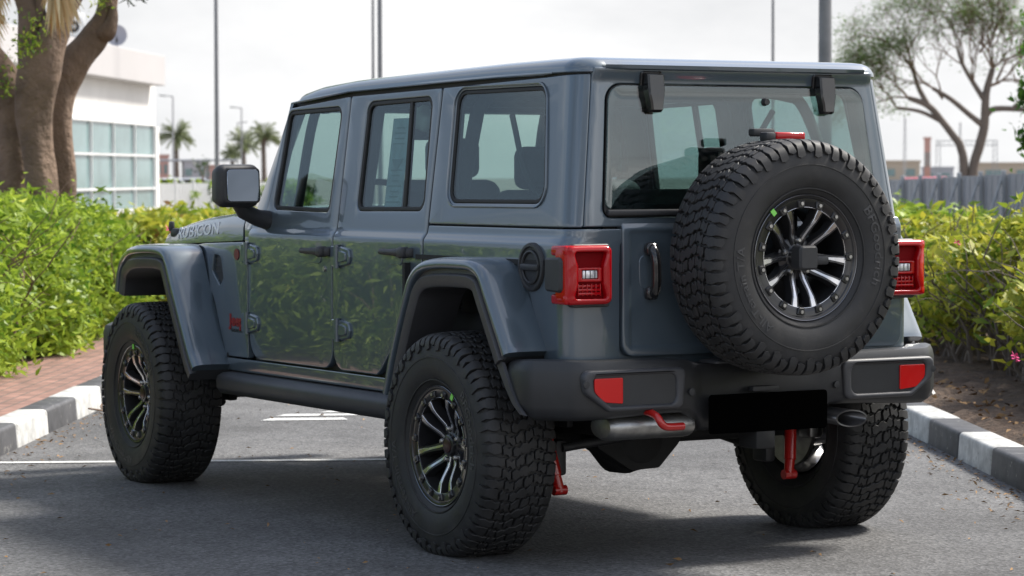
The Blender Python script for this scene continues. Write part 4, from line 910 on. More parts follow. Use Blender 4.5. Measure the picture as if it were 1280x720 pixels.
def rim(parent, spare=False):
    bm = bmesh.new()
    # barrel and ring (satin black)
    lathe(bm, [(-.10, .205), (-.112, .226), (-.105, .228), (-.098, .205), (-.02, .186), (.06, .190), (.098, .200), (.112, .212), (.120, .234), (.127, .234), (.130, .229), (.1285, .222), (.124, .218), (.122, .192), (.116, .184), (.106, .183), (.04, .178), (-.02, .176), (-.10, .196)], 72)
    # bolt pads on ring
    for k in range(15):
        a = 2*PI*(k+.5)/15
        T = lambda u, v, z, a=a: ((.205+v)*math.cos(a)-u*math.sin(a), .120+z, (.205+v)*math.sin(a)+u*math.cos(a))
        prism(bm, rpoly([(-.013, -.020, .004), (.013, -.020, .004), (.018, .008, .005), (-.018, .008, .005)]), T, .010, .003)
        n_f = len(bm.faces); tube(bm, [T(0, -.004, .008), T(0, -.004, .0150)], .0068, 8); bm.faces.ensure_lookup_table()
        for f_ in bm.faces[n_f:]: f_.material_index = 1
    n_f = len(bm.faces); lathe(bm, [(.1265, .2345), (.1305, .2345), (.1318, .2325), (.1305, .2300), (.1270, .2295)], 72); bm.faces.ensure_lookup_table()
    for f_ in bm.faces[n_f:]: f_.material_index = 2
    # hub
    lathe(bm, [(.02, .085), (.062, .080), (.068, .070), (.070, .050), (.074, .043), (.088, .041), (.091, .036), (.091, 0)], 48)
    # dark spoke bodies
    sp = []
    for k in range(5):
        for s_ in (1, -1):
            c = PI/2+2*PI*k/5+(PI if False else 0)+R(36)
            pts = [(.040, c+s_*R(26)), (.085, c+s_*R(18)), (.125, c+s_*R(15.5)), (.150, c+s_*R(14.6)), (.186, c+s_*R(13.6))]
            sp.append((pts, s_, c))
    yy = [.068, .078, .100, .112, .118]; wd = [.017, .0135, .0115, .013, .017]
    def bar(bm, pts, widths, ys, dep):
        rows = []
        P = [Vector((r*math.cos(a), r*math.sin(a))) for r, a in pts]
        for i, p in enumerate(P):
            t = (P[min(i+1, 4)]-P[max(i-1, 0)]).normalized(); n = Vector((-t.y, t.x)); h = widths[i]
            rows.append([(p.x+n.x*h, ys[i], p.y+n.y*h), (p.x-n.x*h, ys[i], p.y-n.y*h), (p.x-n.x*h*1.5, ys[i]-dep, p.y-n.y*h*1.5), (p.x+n.x*h*1.5, ys[i]-dep, p.y+n.y*h*1.5)])
        loft(bm, rows, closed=True, caps=True)
    for pts, s_, c in sp: bar(bm, pts, wd, yy, .035)
    r_o = fin('rim', bm, [ALB, STEEL, RLIP], parent, 35)
    bm = bmesh.new()
    for pts, s_, c in sp: bar(bm, pts, [w_*.62 for w_ in (.006, .0068, .0065, .0105, .015)], [y+.0015 for y in yy], .004)
    lathe(bm, [(.1165, .1845), (.1205, .1850), (.1210, .1865), (.1205, .1875)], 72)
    fin('spoke_face', bm, MACH, r_o if False else parent, 40)
    for k in range(5):
        bm = bmesh.new(); a = PI/2+2*PI*k/5; tube(bm, [(.0635*math.cos(a), .060, .0635*math.sin(a)), (.0635*math.cos(a), .084, .0635*math.sin(a)), (.0635*math.cos(a), .089, .0635*math.sin(a))], [.0105, .0105, .006], 8)
        fin('lug_nut', bm, STEEL, parent, 40)
    bm = bmesh.new(); lathe(bm, [(.080, .030), (.094, .030), (.096, .026), (.096, 0)], 32); fin('hub_cap', bm, mat('cap_red_ring', (.03, .012, .014), rough=.3), parent)
    bm = bmesh.new(); a = R(128); c = Vector((.226*math.cos(a), .226*math.sin(a)))
    box(bm, (c.x, .1335, c.y), (.018, .003, .024), rot=Euler((0, -a+PI/2, 0))); fin('green_sticker', bm, GRN, parent)
def wheel(x, y, z, rz, spin, spare=False):
    bm = bmesh.new(); lathe(bm, [(-.06, .0), (-.06, .09), (.02, .085), (.03, .05), (.03, 0)], 32)
    nm = 'spare_wheel' if spare else 'wheel'
    o = fin(nm, bm, DSTEEL, car); o.location = (x, y, z); o.rotation_euler = (0, 0, rz)
    t = tyre('tyre', o, None if spare else .420)
    n0 = len(o.children)
    rim(o); lettering(o)
    for c in o.children:
        if c != t: c.rotation_euler = (0, spin, 0)
    return o
proto = wheel(0, .853-.012, .42, 0, R(8))
TYD = None
def copy_wheel(src, x, y, rz, spin):
    o = src.copy(); COL.objects.link(o); o.parent = car; o.location = (x, y, .42); o.rotation_euler = (0, 0, rz)
    for c in src.children:
        d = c.copy(); COL.objects.link(d); d.parent = o
        if not c.name.startswith('tyre') or c.name.startswith('tyre_l'): d.rotation_euler = (0, spin, 0)
    return o
copy_wheel(proto, 3.012, .841, R(-2.5), R(40)); copy_wheel(proto, 0, -.841, PI, R(70)); copy_wheel(proto, 3.012, -.841, PI-R(2.5), R(15))
spw = wheel(-.935, .006, 1.155, R(90), R(0), spare=True)
for c in spw.children:
    if c.name.startswith('hub_cap'): c.hide_render = False
    if c.name.startswith('green_sticker'): c.rotation_euler = (0, R(80), 0)
# camera/emblem block in spare hub and brake light stalk
bm = bmesh.new(); prism(bm, rpoly([(-.042, -.045, .016), (.042, -.045, .016), (.042, .045, .016), (-.042, .045, .016)]), lambda u, v, z: (-1.03-z, .006+u, 1.155+v), .055, .008)
box(bm, (-1.055, -.060, 1.145), (.045, .06, .034), bev=.008)
fin('camera_housing', bm, BLK, spw, 40).matrix_parent_inverse = spw.matrix_basis.inverted()
bm = bmesh.new(); tube(bm, catmull([(-.70, 0, 1.35), (-.80, 0, 1.52), (-.86, 0.02, 1.585), (-.90, .02, 1.60)], 4), .018, 8); box(bm, (-.74, 0, 1.15), (.14, .30, .34), bev=.02); box(bm, (-.80, .02, 1.62), (.04, .10, .03), bev=.008)
fin('spare_wheel_carrier', bm, BLK, car)
bm = bmesh.new(); box(bm, (-.895, .06, 1.603), (.05, .045, .034), bev=.008); box(bm, (-.885, -.0, 1.600), (.03, .16, .036), bev=.008); tl = fin('high_brake_lamp', bm, BLK, car)
bm = bmesh.new(); box(bm, (-.905, -.03, 1.605), (.03, .135, .030), bev=.008, seg=3); fin('brake_lens', bm, REDL, tl)

# ------------------------------------------------------------------ interior
def seat(x, y, wd, bz, hz_, head=True):
    bm = bmesh.new()
    box(bm, (x+.28, y, .84), (.52, wd, .16), bev=.05, seg=3)
    g_ = box(bm, (0, 0, 0), (.13, wd, .66), bev=.05, seg=3)
    bmesh.ops.transform(bm, matrix=Matrix.Translation((x, y, bz))@Matrix.Rotation(R(-14), 4, 'Y'), verts=g_)
    s_ = fin('seat', bm, SEATM, car, 50)
    if head:
        for yy in ([y] if wd < .7 else [y-wd*.36, y+wd*.36]):
            bm = bmesh.new(); box(bm, (x-.12, yy, hz_), (.10, .24, .17), bev=.04, seg=3)
            for s in (-.05, .05): tube(bm, [(x-.10, yy+s, hz_-.14), (x-.12, yy+s, hz_)], .007, 8)
            fin('headrest', bm, SEATM, s_, 50)
for y in (.36, -.36): seat(1.10, y, .50, 1.12, 1.535)
seat(.22, 0, 1.22, 1.08, 1.49)
bm = bmesh.new(); box(bm, (1.85, 0, 1.20), (.32, 1.42, .20), bev=.05, seg=3); box(bm, (1.70, .0, 1.24), (.06, .30, .16), bev=.02); fin('dashboard', bm, CABIN, car)
bm = bmesh.new(); pts = [(1.60+.06*math.sin(a), .36+.185*math.cos(a), 1.26+.175*math.sin(a)) for a in [2*PI*k/28 for k in range(29)]]; tube(bm, pts, .015, 8); box(bm, (1.61, .36, 1.26), (.04, .33, .05), bev=.01); tube(bm, [(1.62, .36, 1.26), (1.8, .36, 1.2)], .03, 8); fin('steering_wheel', bm, BLK, car, 50)
bm = bmesh.new()
for sg in (1, -1):
    tube(bm, catmull([(1.95, sg*.62, 1.30), (1.82, sg*.60, 1.72), (1.70, sg*.59, 1.76), (1.2, sg*.585, 1.79), (.3, sg*.585, 1.80), (-.1, sg*.585, 1.785), (-.25, sg*.60, 1.70), (-.45, sg*.63, 1.28)], 5), .023, 10)
    tube(bm, [(1.20, sg*.70, .8), (1.20, sg*.67, 1.3), (1.20, sg*.60, 1.74), (1.20, sg*.54, 1.79)], .032, 10)
    tube(bm, [(.40, sg*.70, .9), (.38, sg*.67, 1.3), (.34, sg*.60, 1.72), (.32, sg*.54, 1.80)], .030, 10)
for x in (1.20, .32): tube(bm, [(x, -.56, 1.79), (x, .56, 1.79)], .030, 10)
box(bm, (.32, 0, 1.765), (.14, .40, .05), bev=.02)
fin('roll_cage', bm, CABIN, car, 50)
bm = bmesh.new(); box(bm, (1.92, 0, 1.66), (.03, .24, .07), bev=.015); tube(bm, [(1.93, 0, 1.67), (1.90, 0, 1.77)], .01, 8); fin('interior_mirror', bm, BLK, car)
bm = bmesh.new(); prism(bm, rpoly([(-.075, -.20, .006), (.075, -.20, .006), (.075, .20, .006), (-.075, .20, .006)]), lambda u, v, z: (.86-u, .690-z-.0+(-.128*v), 1.50+v), .001); ps = fin('window_sticker', bm, PAPER, car)
bm = bmesh.new(); rng2 = random.Random(3)
for k in range(16):
    z = 1.66-.022*k
    if 4 <= k <= 7: continue
    l = rng2.uniform(.03, .06)
    box(bm, (.86, .7045-.128*(z-1.50)-.013, z), (l*2, .0008, .006))
prism(bm, [(-.05, -.02), (.05, -.02), (.0, -.07)], lambda u, v, z: (.86-u, .691+z-.128*(v+.05), 1.55+v), .0012)
fin('sticker_print', bm, mat('print_blue', (.16, .30, .33), rough=.6), ps)
bm = bmesh.new(); bmesh.ops.create_icosphere(bm, subdivisions=3, radius=.05)
for v in bm.verts: v.co *= 1+.28*math.sin(v.co.x*90+v.co.z*70)*math.cos(v.co.y*80)
bmesh.ops.translate(bm, vec=(.80, .60, 1.70), verts=bm.verts); fin('wrapped_hook', bm, WHT, car, 60)
bm = bmesh.new(); tube(bm, catmull([(.1, .58, 1.70), (.0, .57, 1.45), (-.18, .55, 1.30)], 4), .012, 6); tube(bm, catmull([(-.15, -.5, 1.72), (.0, -.45, 1.5), (.12, -.4, 1.3)], 4), .012, 6); fin('seat_belt', bm, CABIN, car)
# ------------------------------------------------------------------ surroundings
C0 = np.array(CAMP)
def vdir(px):      # horizontal unit vector of a picture column (1280 wide), used only to lay out the far surroundings
    a = YAW-math.atan((px-640)/3458.9); return Vector((math.cos(a), math.sin(a), 0))
def at(px, D, z=0): p = Vector((CAMP.x, CAMP.y, 0))+vdir(px)*D; p.z = z; return p
BARK = mat('bark', (.17, .115, .08), rough=.9, var=.4, vscale=3, bump=1, bscale=9, bdist=.05)
BARKG = mat('bark_grey', (.15, .12, .10), rough=.9, var=.3, vscale=2, bump=.8, bscale=8, bdist=.03)
TWIG = mat('twig', (.16, .105, .07), rough=.9, var=.3, vscale=6)
LF_G = leafmat('hedge_leaf', (.05, .14, .012), (.42, .54, .06), (.62, .62, .08), trans=.42)
LF_Y = leafmat('yellow_leaf', (.10, .21, .02), (.56, .52, .06), (.50, .24, .10), trans=.42)
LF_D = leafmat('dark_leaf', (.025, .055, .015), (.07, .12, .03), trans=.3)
LF_A = leafmat('acacia_leaf', (.07, .14, .03), (.18, .28, .07), trans=.35)
LF_P = leafmat('palm_leaf', (.15, .19, .08), (.30, .33, .17), trans=.2)
FLOW = mat('yellow_flower', (.85, .55, .02), rough=.5); PINK = mat('pink_flower', (.75, .05, .22), rough=.5); DRY = mat('dry_leaf', (.26, .15, .06), rough=.8, var=.4, vscale=30)
def hedge(name, o, d, n, s0, s1, t0, t1, h, nl, size, lm, label, group, topf=None, droop=.35, bottom=.05, z0=.12, stems=60, shell=.30, sparse=0, stem_m=TWIG, clump=.18, cat='hedge', up=.2):
    """bushy row: leaves in clumps on the front, top and ends of a rounded box, woody stems inside"""
    e = empty(name, fr(o, d, n, (s0+s1)/2, (t0+t1)/2, z0), label, cat, group)
    loc = np.array(e.location)
    D, Nn = np.array(d), np.array(n); O = np.array(o)
    ncl = int(nl/26); s = nr.random(ncl)*(s1-s0)+s0
    H = np.array([h*(topf(x) if topf else 1) for x in s])*(1+.06*np.sin(s*3.1)+.05*np.sin(s*7.3+1))
    u = nr.random(ncl); front = u < .62; top = (u >= .62) & (u < .92)
    zc = np.where(front, bottom+(nr.random(ncl)**(1-.35*sparse))*(H-bottom), np.where(top, H, bottom+nr.random(ncl)*(H-bottom)))
    tc = np.where(front, t0+.02, np.where(top, t0+nr.random(ncl)*(t1-t0), t1))
    # round over: front leans in near top, bulges
    k = zc/H; bul = .16*np.sin(k*PI)-.22*np.clip(k-.75, 0, 1)*3
    tc = tc-np.where(front, bul+.10*np.sin(s*2.3+zc*3)+.07*np.sin(s*6.1-zc*5), 0)+np.abs(nr.normal(size=ncl))*shell*.5*(u < .62)
    zc = zc-np.where(top, np.abs(nr.normal(size=ncl))*.08, 0)+nr.normal(size=ncl)*.03
    if sparse:
        keep = nr.random(ncl) < np.clip((zc/H-.27)*2.4, .04, 1); s, tc, zc = s[keep], tc[keep], zc[keep]; ncl = len(s)
    P = O+D*s[:, None]+Nn*tc[:, None]; P[:, 2] = zc+z0
    cv = nr.random(ncl)
    C = np.repeat(P, 26, 0); C = C+nr.normal(size=C.shape)*clump*np.array([.5, .5, .42])
    outw = -Nn*.75+np.array([0, 0, up])
    dd = outw+nr.normal(size=C.shape)*.75; dd[:, 2] -= droop*nr.random(len(C))
    var = np.clip(.55*np.repeat(cv, 26)+.5*nr.random(len(C))-.03, 0, 1)
    leaves('foliage', C-loc, dd, size, lm, e, wr=.36, var=var)
    bm = bmesh.new(); rr = random.Random(5)
    for i in range(stems):
        ss = s0+(s1-s0)*rr.random(); tt = t0+(t1-t0)*rr.random()**1.5*.7-.05; p = Vector(fr(o, d, n, ss, tt, 0)); pts = [p.copy()]; hh = h*(topf(ss) if topf else 1)
        q = p.copy(); dv = Vector((rr.uniform(-.4, .4), rr.uniform(-.4, .4), 1)).normalized()
        for j in range(6):
            dv = (dv+Vector((rr.uniform(-.5, .5), rr.uniform(-.5, .5), rr.uniform(-.15, .35)))).normalized(); q = q+dv*hh*.16; pts.append(q.copy())
            if rr.random() < .7:
                b = [q.copy()]; bd = (dv+Vector((rr.uniform(-1, 1), rr.uniform(-1, 1), rr.uniform(-.4, .4)))).normalized(); w_ = q.copy()
                for _ in range(4): bd = (bd+Vector((rr.uniform(-.4, .4), rr.uniform(-.4, .4), rr.uniform(-.3, .3)))).normalized(); w_ = w_+bd*hh*.11; b.append(w_.copy())
                tube(bm, [x-e.location+Vector((0, 0, z0)) for x in b], [.006, .005, .004, .003, .002], 4, False)
        tube(bm, [x-e.location+Vector((0, 0, z0)) for x in pts], [.016, .014, .011, .009, .007, .005, .003], 5, False)
    fin('stems', bm, stem_m, e, 60)
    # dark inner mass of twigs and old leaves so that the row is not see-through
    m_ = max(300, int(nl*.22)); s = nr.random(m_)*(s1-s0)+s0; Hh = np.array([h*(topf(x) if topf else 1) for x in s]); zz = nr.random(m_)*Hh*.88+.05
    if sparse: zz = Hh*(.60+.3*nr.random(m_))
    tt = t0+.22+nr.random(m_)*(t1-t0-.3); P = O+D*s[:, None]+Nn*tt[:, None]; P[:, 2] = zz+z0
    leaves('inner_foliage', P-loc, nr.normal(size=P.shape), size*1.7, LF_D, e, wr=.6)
    return e
def small_flowers(e, name, P, m, size, k=5):
    for p in P:
        bm = bmesh.new(); p = Vector(p)-e.location
        for i in range(k):
            a = 2*PI*i/k; q = Vector((math.cos(a), math.sin(a)*.6, math.sin(a)*.8))*size; bm.faces.new([bm.verts.new(p+x) for x in (Vector((0, 0, 0)), q+q.cross(Vector((0, 0, 1)))*.5, q*1.3+Vector((0, 0, size*.3)), q-q.cross(Vector((0, 0, 1)))*.5)])
        fin(name, bm, m, e, 0)
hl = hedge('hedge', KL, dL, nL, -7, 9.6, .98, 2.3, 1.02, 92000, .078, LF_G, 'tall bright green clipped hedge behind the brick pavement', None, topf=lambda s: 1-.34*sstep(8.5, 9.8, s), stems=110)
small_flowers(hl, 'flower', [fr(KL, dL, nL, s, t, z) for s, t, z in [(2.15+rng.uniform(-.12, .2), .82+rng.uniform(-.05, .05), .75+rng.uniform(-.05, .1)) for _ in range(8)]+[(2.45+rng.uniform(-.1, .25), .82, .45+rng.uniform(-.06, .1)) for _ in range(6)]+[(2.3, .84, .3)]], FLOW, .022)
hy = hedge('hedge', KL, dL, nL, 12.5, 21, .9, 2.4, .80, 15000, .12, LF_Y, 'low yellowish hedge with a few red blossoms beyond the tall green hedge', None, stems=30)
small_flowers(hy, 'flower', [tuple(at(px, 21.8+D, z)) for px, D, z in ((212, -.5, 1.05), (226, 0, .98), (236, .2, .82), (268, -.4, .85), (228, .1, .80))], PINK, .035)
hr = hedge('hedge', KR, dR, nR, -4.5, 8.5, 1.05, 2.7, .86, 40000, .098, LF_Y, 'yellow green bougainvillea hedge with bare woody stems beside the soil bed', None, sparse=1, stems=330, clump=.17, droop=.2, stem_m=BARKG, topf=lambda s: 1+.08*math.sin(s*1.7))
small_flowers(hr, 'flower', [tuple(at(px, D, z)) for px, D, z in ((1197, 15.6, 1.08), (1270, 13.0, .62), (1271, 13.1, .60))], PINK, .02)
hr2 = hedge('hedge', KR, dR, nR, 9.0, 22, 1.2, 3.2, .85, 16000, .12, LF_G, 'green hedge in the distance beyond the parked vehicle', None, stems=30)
# seedling in the soil bed and weeds beside the pavement
def tuft(name, p, n, h, m, label, cat, spread=.8):
    e = empty(name, p, label, cat)
    D = nr.normal(size=(n, 3))*spread; D[:, 2] = np.abs(D[:, 2])+.5; D /= np.linalg.norm(D, axis=1, keepdims=True); L_ = h*(.4+.6*nr.random(n))[:, None]
    leaves('foliage', D*L_*.6, D, h*.8, m, e, wr=.22)
    bm = bmesh.new(); [tube(bm, [(0, 0, -.02), tuple(D[i]*L_[i]*.6)], [.004, .002], 4, False) for i in range(min(n, 14))]; fin('stem', bm, TWIG, e, 0)
    return e
tuft('weed', fr(KL, dL, nL, .75, .52, .134), 34, .20, LF_G, 'small green weed with drooping leaves growing out of the brick pavement', 'weed')
tuft('seedling', fr(KR, dR, nR, 1.5, .78, .16), 30, .13, LF_Y, 'small green seedling growing in the soil bed behind the kerb', 'seedling')
tuft('seedling', fr(KR, dR, nR, .55, .62, .14), 26, .14, LF_Y, 'small leafy sprout in the soil bed at the right edge', 'seedling')
# fallen twig at the kerb, leaf litter
bm = bmesh.new()
for a, b, c in (((0, 0), (.25, .05), (.5, .02)), ((.05, .02), (.2, .12), (.38, .13)), ((.1, -.01), (-.05, .06), (-.12, .14))):
    p = [fr(KL, dL, nL, 1.95+u, -.18+v, .02+.02*i) for i, (u, v) in enumerate((a, b, c))]; tube(bm, catmull(p, 4), .006, 5)
fin('fallen_twig', bm, TWIG, None, 60, label='dry forked twig lying on the asphalt against the painted kerb', category='twig')
n = 900
P = np.zeros((n, 3)); k1 = nr.random(n); 
P[:, 0] = -1.5+nr.random(n)*9; P[:, 1] = -4+nr.random(n)*7; P[:, 2] = .008
near = nr.random(n) < .62
for i in range(n):
    if near[i]:
        if nr.random() < .5: P[i] = fr(KL, dL, nL, nr.random()*7-2, -abs(nr.normal())*.18-.01, .008)
        else: P[i] = fr(KR, dR, nR, nr.random()*7-2, -abs(nr.normal())*.15-.01, .008)
dd = nr.normal(size=(n, 3)); dd[:, 2] *= .12
keep = [i for i in range(n) if near[i] or (Vector((P[i][0], P[i][1], 0))-KR).dot(nR) < 0 and (Vector((P[i][0], P[i][1], 0))-KL).dot(nL) < 0]
leaves('leaf_litter', P[keep], dd[keep], .030, DRY, None, wr=.3, up=np.array([0, 0, 1.]), kind='stuff')
n = 1500; P = np.array([fr(KR, dR, nR, nr.random()*12-2, .25+nr.random()*2, .15+nr.random()*.03) for _ in range(n)]); dd = nr.normal(size=(n, 3)); dd[:, 2] *= .3
leaves('bed_litter', P, dd, .05, DRY, None, wr=.45, up=np.array([0, 0, 1.]), kind='stuff')

# --- trees
def grow(bm, p, d, r, l, depth, rr, ends, spread=.5, ratio=.72, nsides=8, gravity=0.0, seg=4, kids=(2, 3)):
    pts = [p.copy()]; rad = [r]; q = p.copy(); dv = d.normalized()
    for i in range(seg):
        dv = (dv+Vector((rr.uniform(-1, 1), rr.uniform(-1, 1), rr.uniform(-1, 1)))*.17+Vector((0, 0, gravity))).normalized(); q = q+dv*l/seg; pts.append(q.copy()); rad.append(r*(1-(1-ratio)*(i+1)/seg))
    tube(bm, pts, rad, max(3, nsides), False)
    if depth <= 0: ends.append((q, dv)); return
    for k in range(rr.randint(*kids)):
        ax = Vector((rr.uniform(-1, 1), rr.uniform(-1, 1), rr.uniform(-1, 1))).cross(dv).normalized()
        nd = (dv+ax*rr.uniform(.5, 1.2)*spread*1.6).normalized()
        grow(bm, q if rr.random() < .7 else pts[-2], nd, rad[-1]*rr.uniform(.62, .85), l*rr.uniform(.66, .9), depth-1, rr, ends, spread, ratio, max(3, nsides-2), gravity, seg, kids)
        ends.append((q, nd))
# big multi stem tree on the left
e = empty('shade_tree', at(52, 24.5, .1), 'broad brown tree of several thick trunks behind the green hedge', 'tree'); o_ = e.location
def loc(px, py, D): v = vdir(px)*D; return Vector((CAMP.x+v.x, CAMP.y+v.y, CAMP.z+(225.5-py)/3458.9*D))-o_
def limb(pts, n=16, m=BARK, name='trunk'):
    bm = bmesh.new(); P = []; Rr = []
    c = catmull([loc(a, b, D) for a, b, D, r in pts], 6); rs = catmull([(r/3458.9*24.5, 0, 0) for a, b, D, r in pts], 6)
    tube(bm, c, [x.x for x in rs], n)
    ph = rng.random()*6
    for v in bm.verts:
        a = math.sin(v.co.z*5+ph)*.012+math.sin(v.co.x*22+v.co.z*3)*.008+math.sin(v.co.y*27-v.co.z*4+ph)*.010; v.co.x += a; v.co.y += a*.7
    return fin(name, bm, m, e, 60)
limb([(22, 420, 24.6, 24), (20, 235, 24.6, 22), (18, 180, 24.6, 21), (16, 130, 24.6, 22), (-4, 90, 24.6, 20), (-30, 50, 24.6, 16), (-60, -10, 24.5, 12)])
limb([(56, 420, 24.2, 22), (52, 240, 24.2, 20), (48, 190, 24.2, 19), (44, 140, 24.2, 22), (50, 95, 24.2, 27), (66, 55, 24.2, 18), (86, 15, 24.3, 16), (112, -40, 24.4, 13), (140, -120, 24.5, 9)])
limb([(44, 110, 24.3, 20), (40, 60, 24.3, 16), (42, 20, 24.4, 14), (20, -20, 24.5, 11), (-10, -80, 24.6, 8)], name='limb')
limb([(76, 420, 25.2, 17), (78, 240, 25.2, 17), (74, 180, 25.2, 18), (78, 120, 25.2, 20), (98, 80, 25.2, 20), (122, 48, 25.2, 16), (134, 20, 25.2, 13), (136, -20, 25.2, 11), (120, -90, 25.3, 8)])
limb([(122, 50, 25.2, 12), (136, 46, 25.1, 11), (143, 30, 25.1, 9), (146, 14, 25.1, 5)], name='limb')
limb([(60, 60, 24.3, 8), (55, 30, 24.3, 7), (55, -10, 24.3, 6), (62, -60, 24.3, 4)], name='limb')
bm = bmesh.new(); ends = []; rr = random.Random(4)
for px, py in ((-60, -10), (140, -120), (-10, -80), (120, -90), (62, -60)): grow(bm, loc(px, py, 24.6), Vector((rr.uniform(-.3, .3), rr.uniform(-.3, .3), 1)), .055, .75, 4, rr, ends, .55, kids=(2, 3))
fin('branches', bm, BARKG, e, 60)
ends = [x for x in ends if x[0].z+o_.z > 3.25]
C = np.array([np.array(x[0]) for x in ends for _ in range(34)]); C = C+nr.normal(size=C.shape)*.22; C = C[C[:, 2]+o_.z > 3.12]
C1 = C
def sprig(px, py, D, n, rad, m, sz=.07):
    c = np.array(loc(px, py, D)); return c+nr.normal(size=(n, 3))*rad
C = np.concatenate([sprig(46, 38, 24.0, 60, .07, LF_G), sprig(44, 62, 24.0, 60, .05, LF_G), sprig(30, 62, 24.0, 70, .06, LF_G), sprig(10, 95, 24, 60, .08, LF_G), sprig(8, 120, 24, 30, .04, LF_G), sprig(126, 8, 25.0, 60, .06, LF_G), sprig(5, 25, 24.8, 40, .1, LF_G)])
szs = np.concatenate([np.full(len(C1), .11), np.full(len(C), .045)]); C = np.concatenate([C1, C])
leaves('crown', C, nr.normal(size=C.shape)+np.array([0, 0, -.2]), szs, LF_G, e, wr=.4)
# small leaf sprigs that hang into the view
def sprig(px, py, D, n, rad, m, sz=.07): 
    c = np.array(loc(px, py, D)); return c+nr.normal(size=(n, 3))*rad
bm = bmesh.new(); rr = random.Random(9)
for a in range(9):
    p0 = loc(150+rr.uniform(-4, 6), -8+rr.uniform(-5, 8), 25); p1 = p0+vdir(640+900).normalized()*0+Vector((rr.uniform(.1, .3)*.5, -rr.uniform(.05, .35), rr.uniform(-.1, .12)))
    tube(bm, catmull([p0, (p0+p1)/2+Vector((0, 0, .03)), p1], 4), [.006]*9, 4, False)
    for k in range(5):
        q = p0.lerp(p1, .35+.15*k); tube(bm, [q, q+Vector((rr.uniform(-.06, .06), rr.uniform(-.06, .06), rr.uniform(-.06, .02)))], [.008, .003], 4, False)
fin('twigs', bm, LF_D, e, 0)
# hanging dead palm fronds of a palm behind the tree
def frond(bm, bmL, base, d, L_, n=26, wl=.30, drop=.5):
    pts = []; q = Vector(base); dv = Vector(d).normalized()
    for i in range(10): pts.append(q.copy()); q = q+dv*L_/9; dv = (dv+Vector((0, 0, -drop/9))).normalized()
    tube(bm, pts, [.014*(1-i/12) for i in range(10)], 5, False)
    for i in range(n):
        f = (i+1)/(n+1)*9; k = int(f); p = pts[k].lerp(pts[min(k+1, 9)], f-k); t = (pts[min(k+1, 9)]-pts[k]).normalized(); s = t.cross(Vector((0, 0, 1))); s = s.normalized() if s.length > .05 else Vector((1, 0, 0)); l = wl*(1-.6*abs(i/n-.4))
        for sg in (1, -1):
            dd_ = (t*.75+s*sg*.55+Vector((0, 0, -.35))).normalized(); w_ = t.cross(dd_).normalized()*.011
            bmL.append([p-t*.008, p+dd_*l*.5+w_, p+dd_*l+Vector((0, 0, -l*.15)), p+dd_*l*.5-w_])
def leafpoly(name, lst, m, par, o=Vector((0, 0, 0))):
    V = np.array([tuple(v-o) for q in lst for v in q]); return numesh(name, V, np.arange(len(V)).reshape(-1, 4), m, par, var=nr.random(len(lst)))
LF_DRY = leafmat('dry_frond', (.42, .20, .05), (.62, .52, .32), trans=.3, rough=.7)
def fan(o, base_px, tips, D, L=None):
    lst = []
    b = loc(*base_px, D)
    for tx, ty in tips:
        t = loc(tx+rng.uniform(-2, 2), ty+rng.uniform(-3, 3), D+rng.uniform(-.3, .2)); v = t-b; s = v.cross(vdir(60)).normalized()*.021
        c1 = b+v*.35+Vector((0, 0, .03)); lst.append([b+v*.08, c1+s, t, c1-s])
    return lst
lst = fan(0, (72, -30), [(x, y) for x, y in zip(np.linspace(52, 108, 44), 50-22*np.abs(np.linspace(-1, 1, 44))**2+np.array([rng.uniform(-14, 14) for _ in range(44)]))], 23.3)
lst += fan(0, (-25, -6), [(x, y) for x, y in zip(np.linspace(-6, 16, 18), np.linspace(90, 40, 18))], 23.2)
lst += fan(0, (-10, -30), [(x, y) for x, y in zip(np.linspace(2, 22, 10), np.linspace(60, 10, 10))], 23.2)
leafpoly('dead_frond', lst, LF_DRY, e)

# acacia on the right
e = empty('acacia_tree', at(1205, 75, 0), 'spreading acacia tree with thin bare branches behind the grey panel fence', 'tree'); o_ = e.location
def loc2(px, py, D=75): v = vdir(px)*D; return Vector((CAMP.x+v.x, CAMP.y+v.y, CAMP.z+(225.5-py)/3458.9*D))-o_
bm = bmesh.new(); ends = []; rr = random.Random(12)
def tr(pts, D=75):
    c = catmull([loc2(a, b, D) for a, b, r in pts], 5); tube(bm, c, [x.x for x in catmull([(r/3458.9*75, 0, 0) for a, b, r in pts], 5)], 10, False)
tr([(1196, 300, 6.5), (1205, 222, 5.5), (1200, 190, 5), (1192, 178, 4.5), (1178, 160, 4.2), (1160, 140, 4), (1135, 130, 3)])
tr([(1214, 300, 7), (1216, 222, 6), (1224, 190, 6), (1230, 165, 5.5), (1231, 140, 5), (1233, 120, 4.4), (1240, 95, 3.5)])
tr([(1231, 152, 4.6), (1245, 144, 3.6), (1290, 146, 3)]); tr([(1229, 165, 4), (1210, 150, 3.4), (1188, 132, 3), (1165, 118, 2.4)]); tr([(1160, 140, 3.6), (1148, 118, 3), (1140, 95, 2.4), (1130, 80, 1.8)])
tr([(1231, 135, 3.6), (1216, 112, 3), (1203, 90, 2.4), (1196, 70, 1.8)]); tr([(1178, 160, 3), (1150, 147, 2.4), (1120, 142, 2)])
trunk = fin('trunk', bm, BARKG, e, 60); bm = bmesh.new()
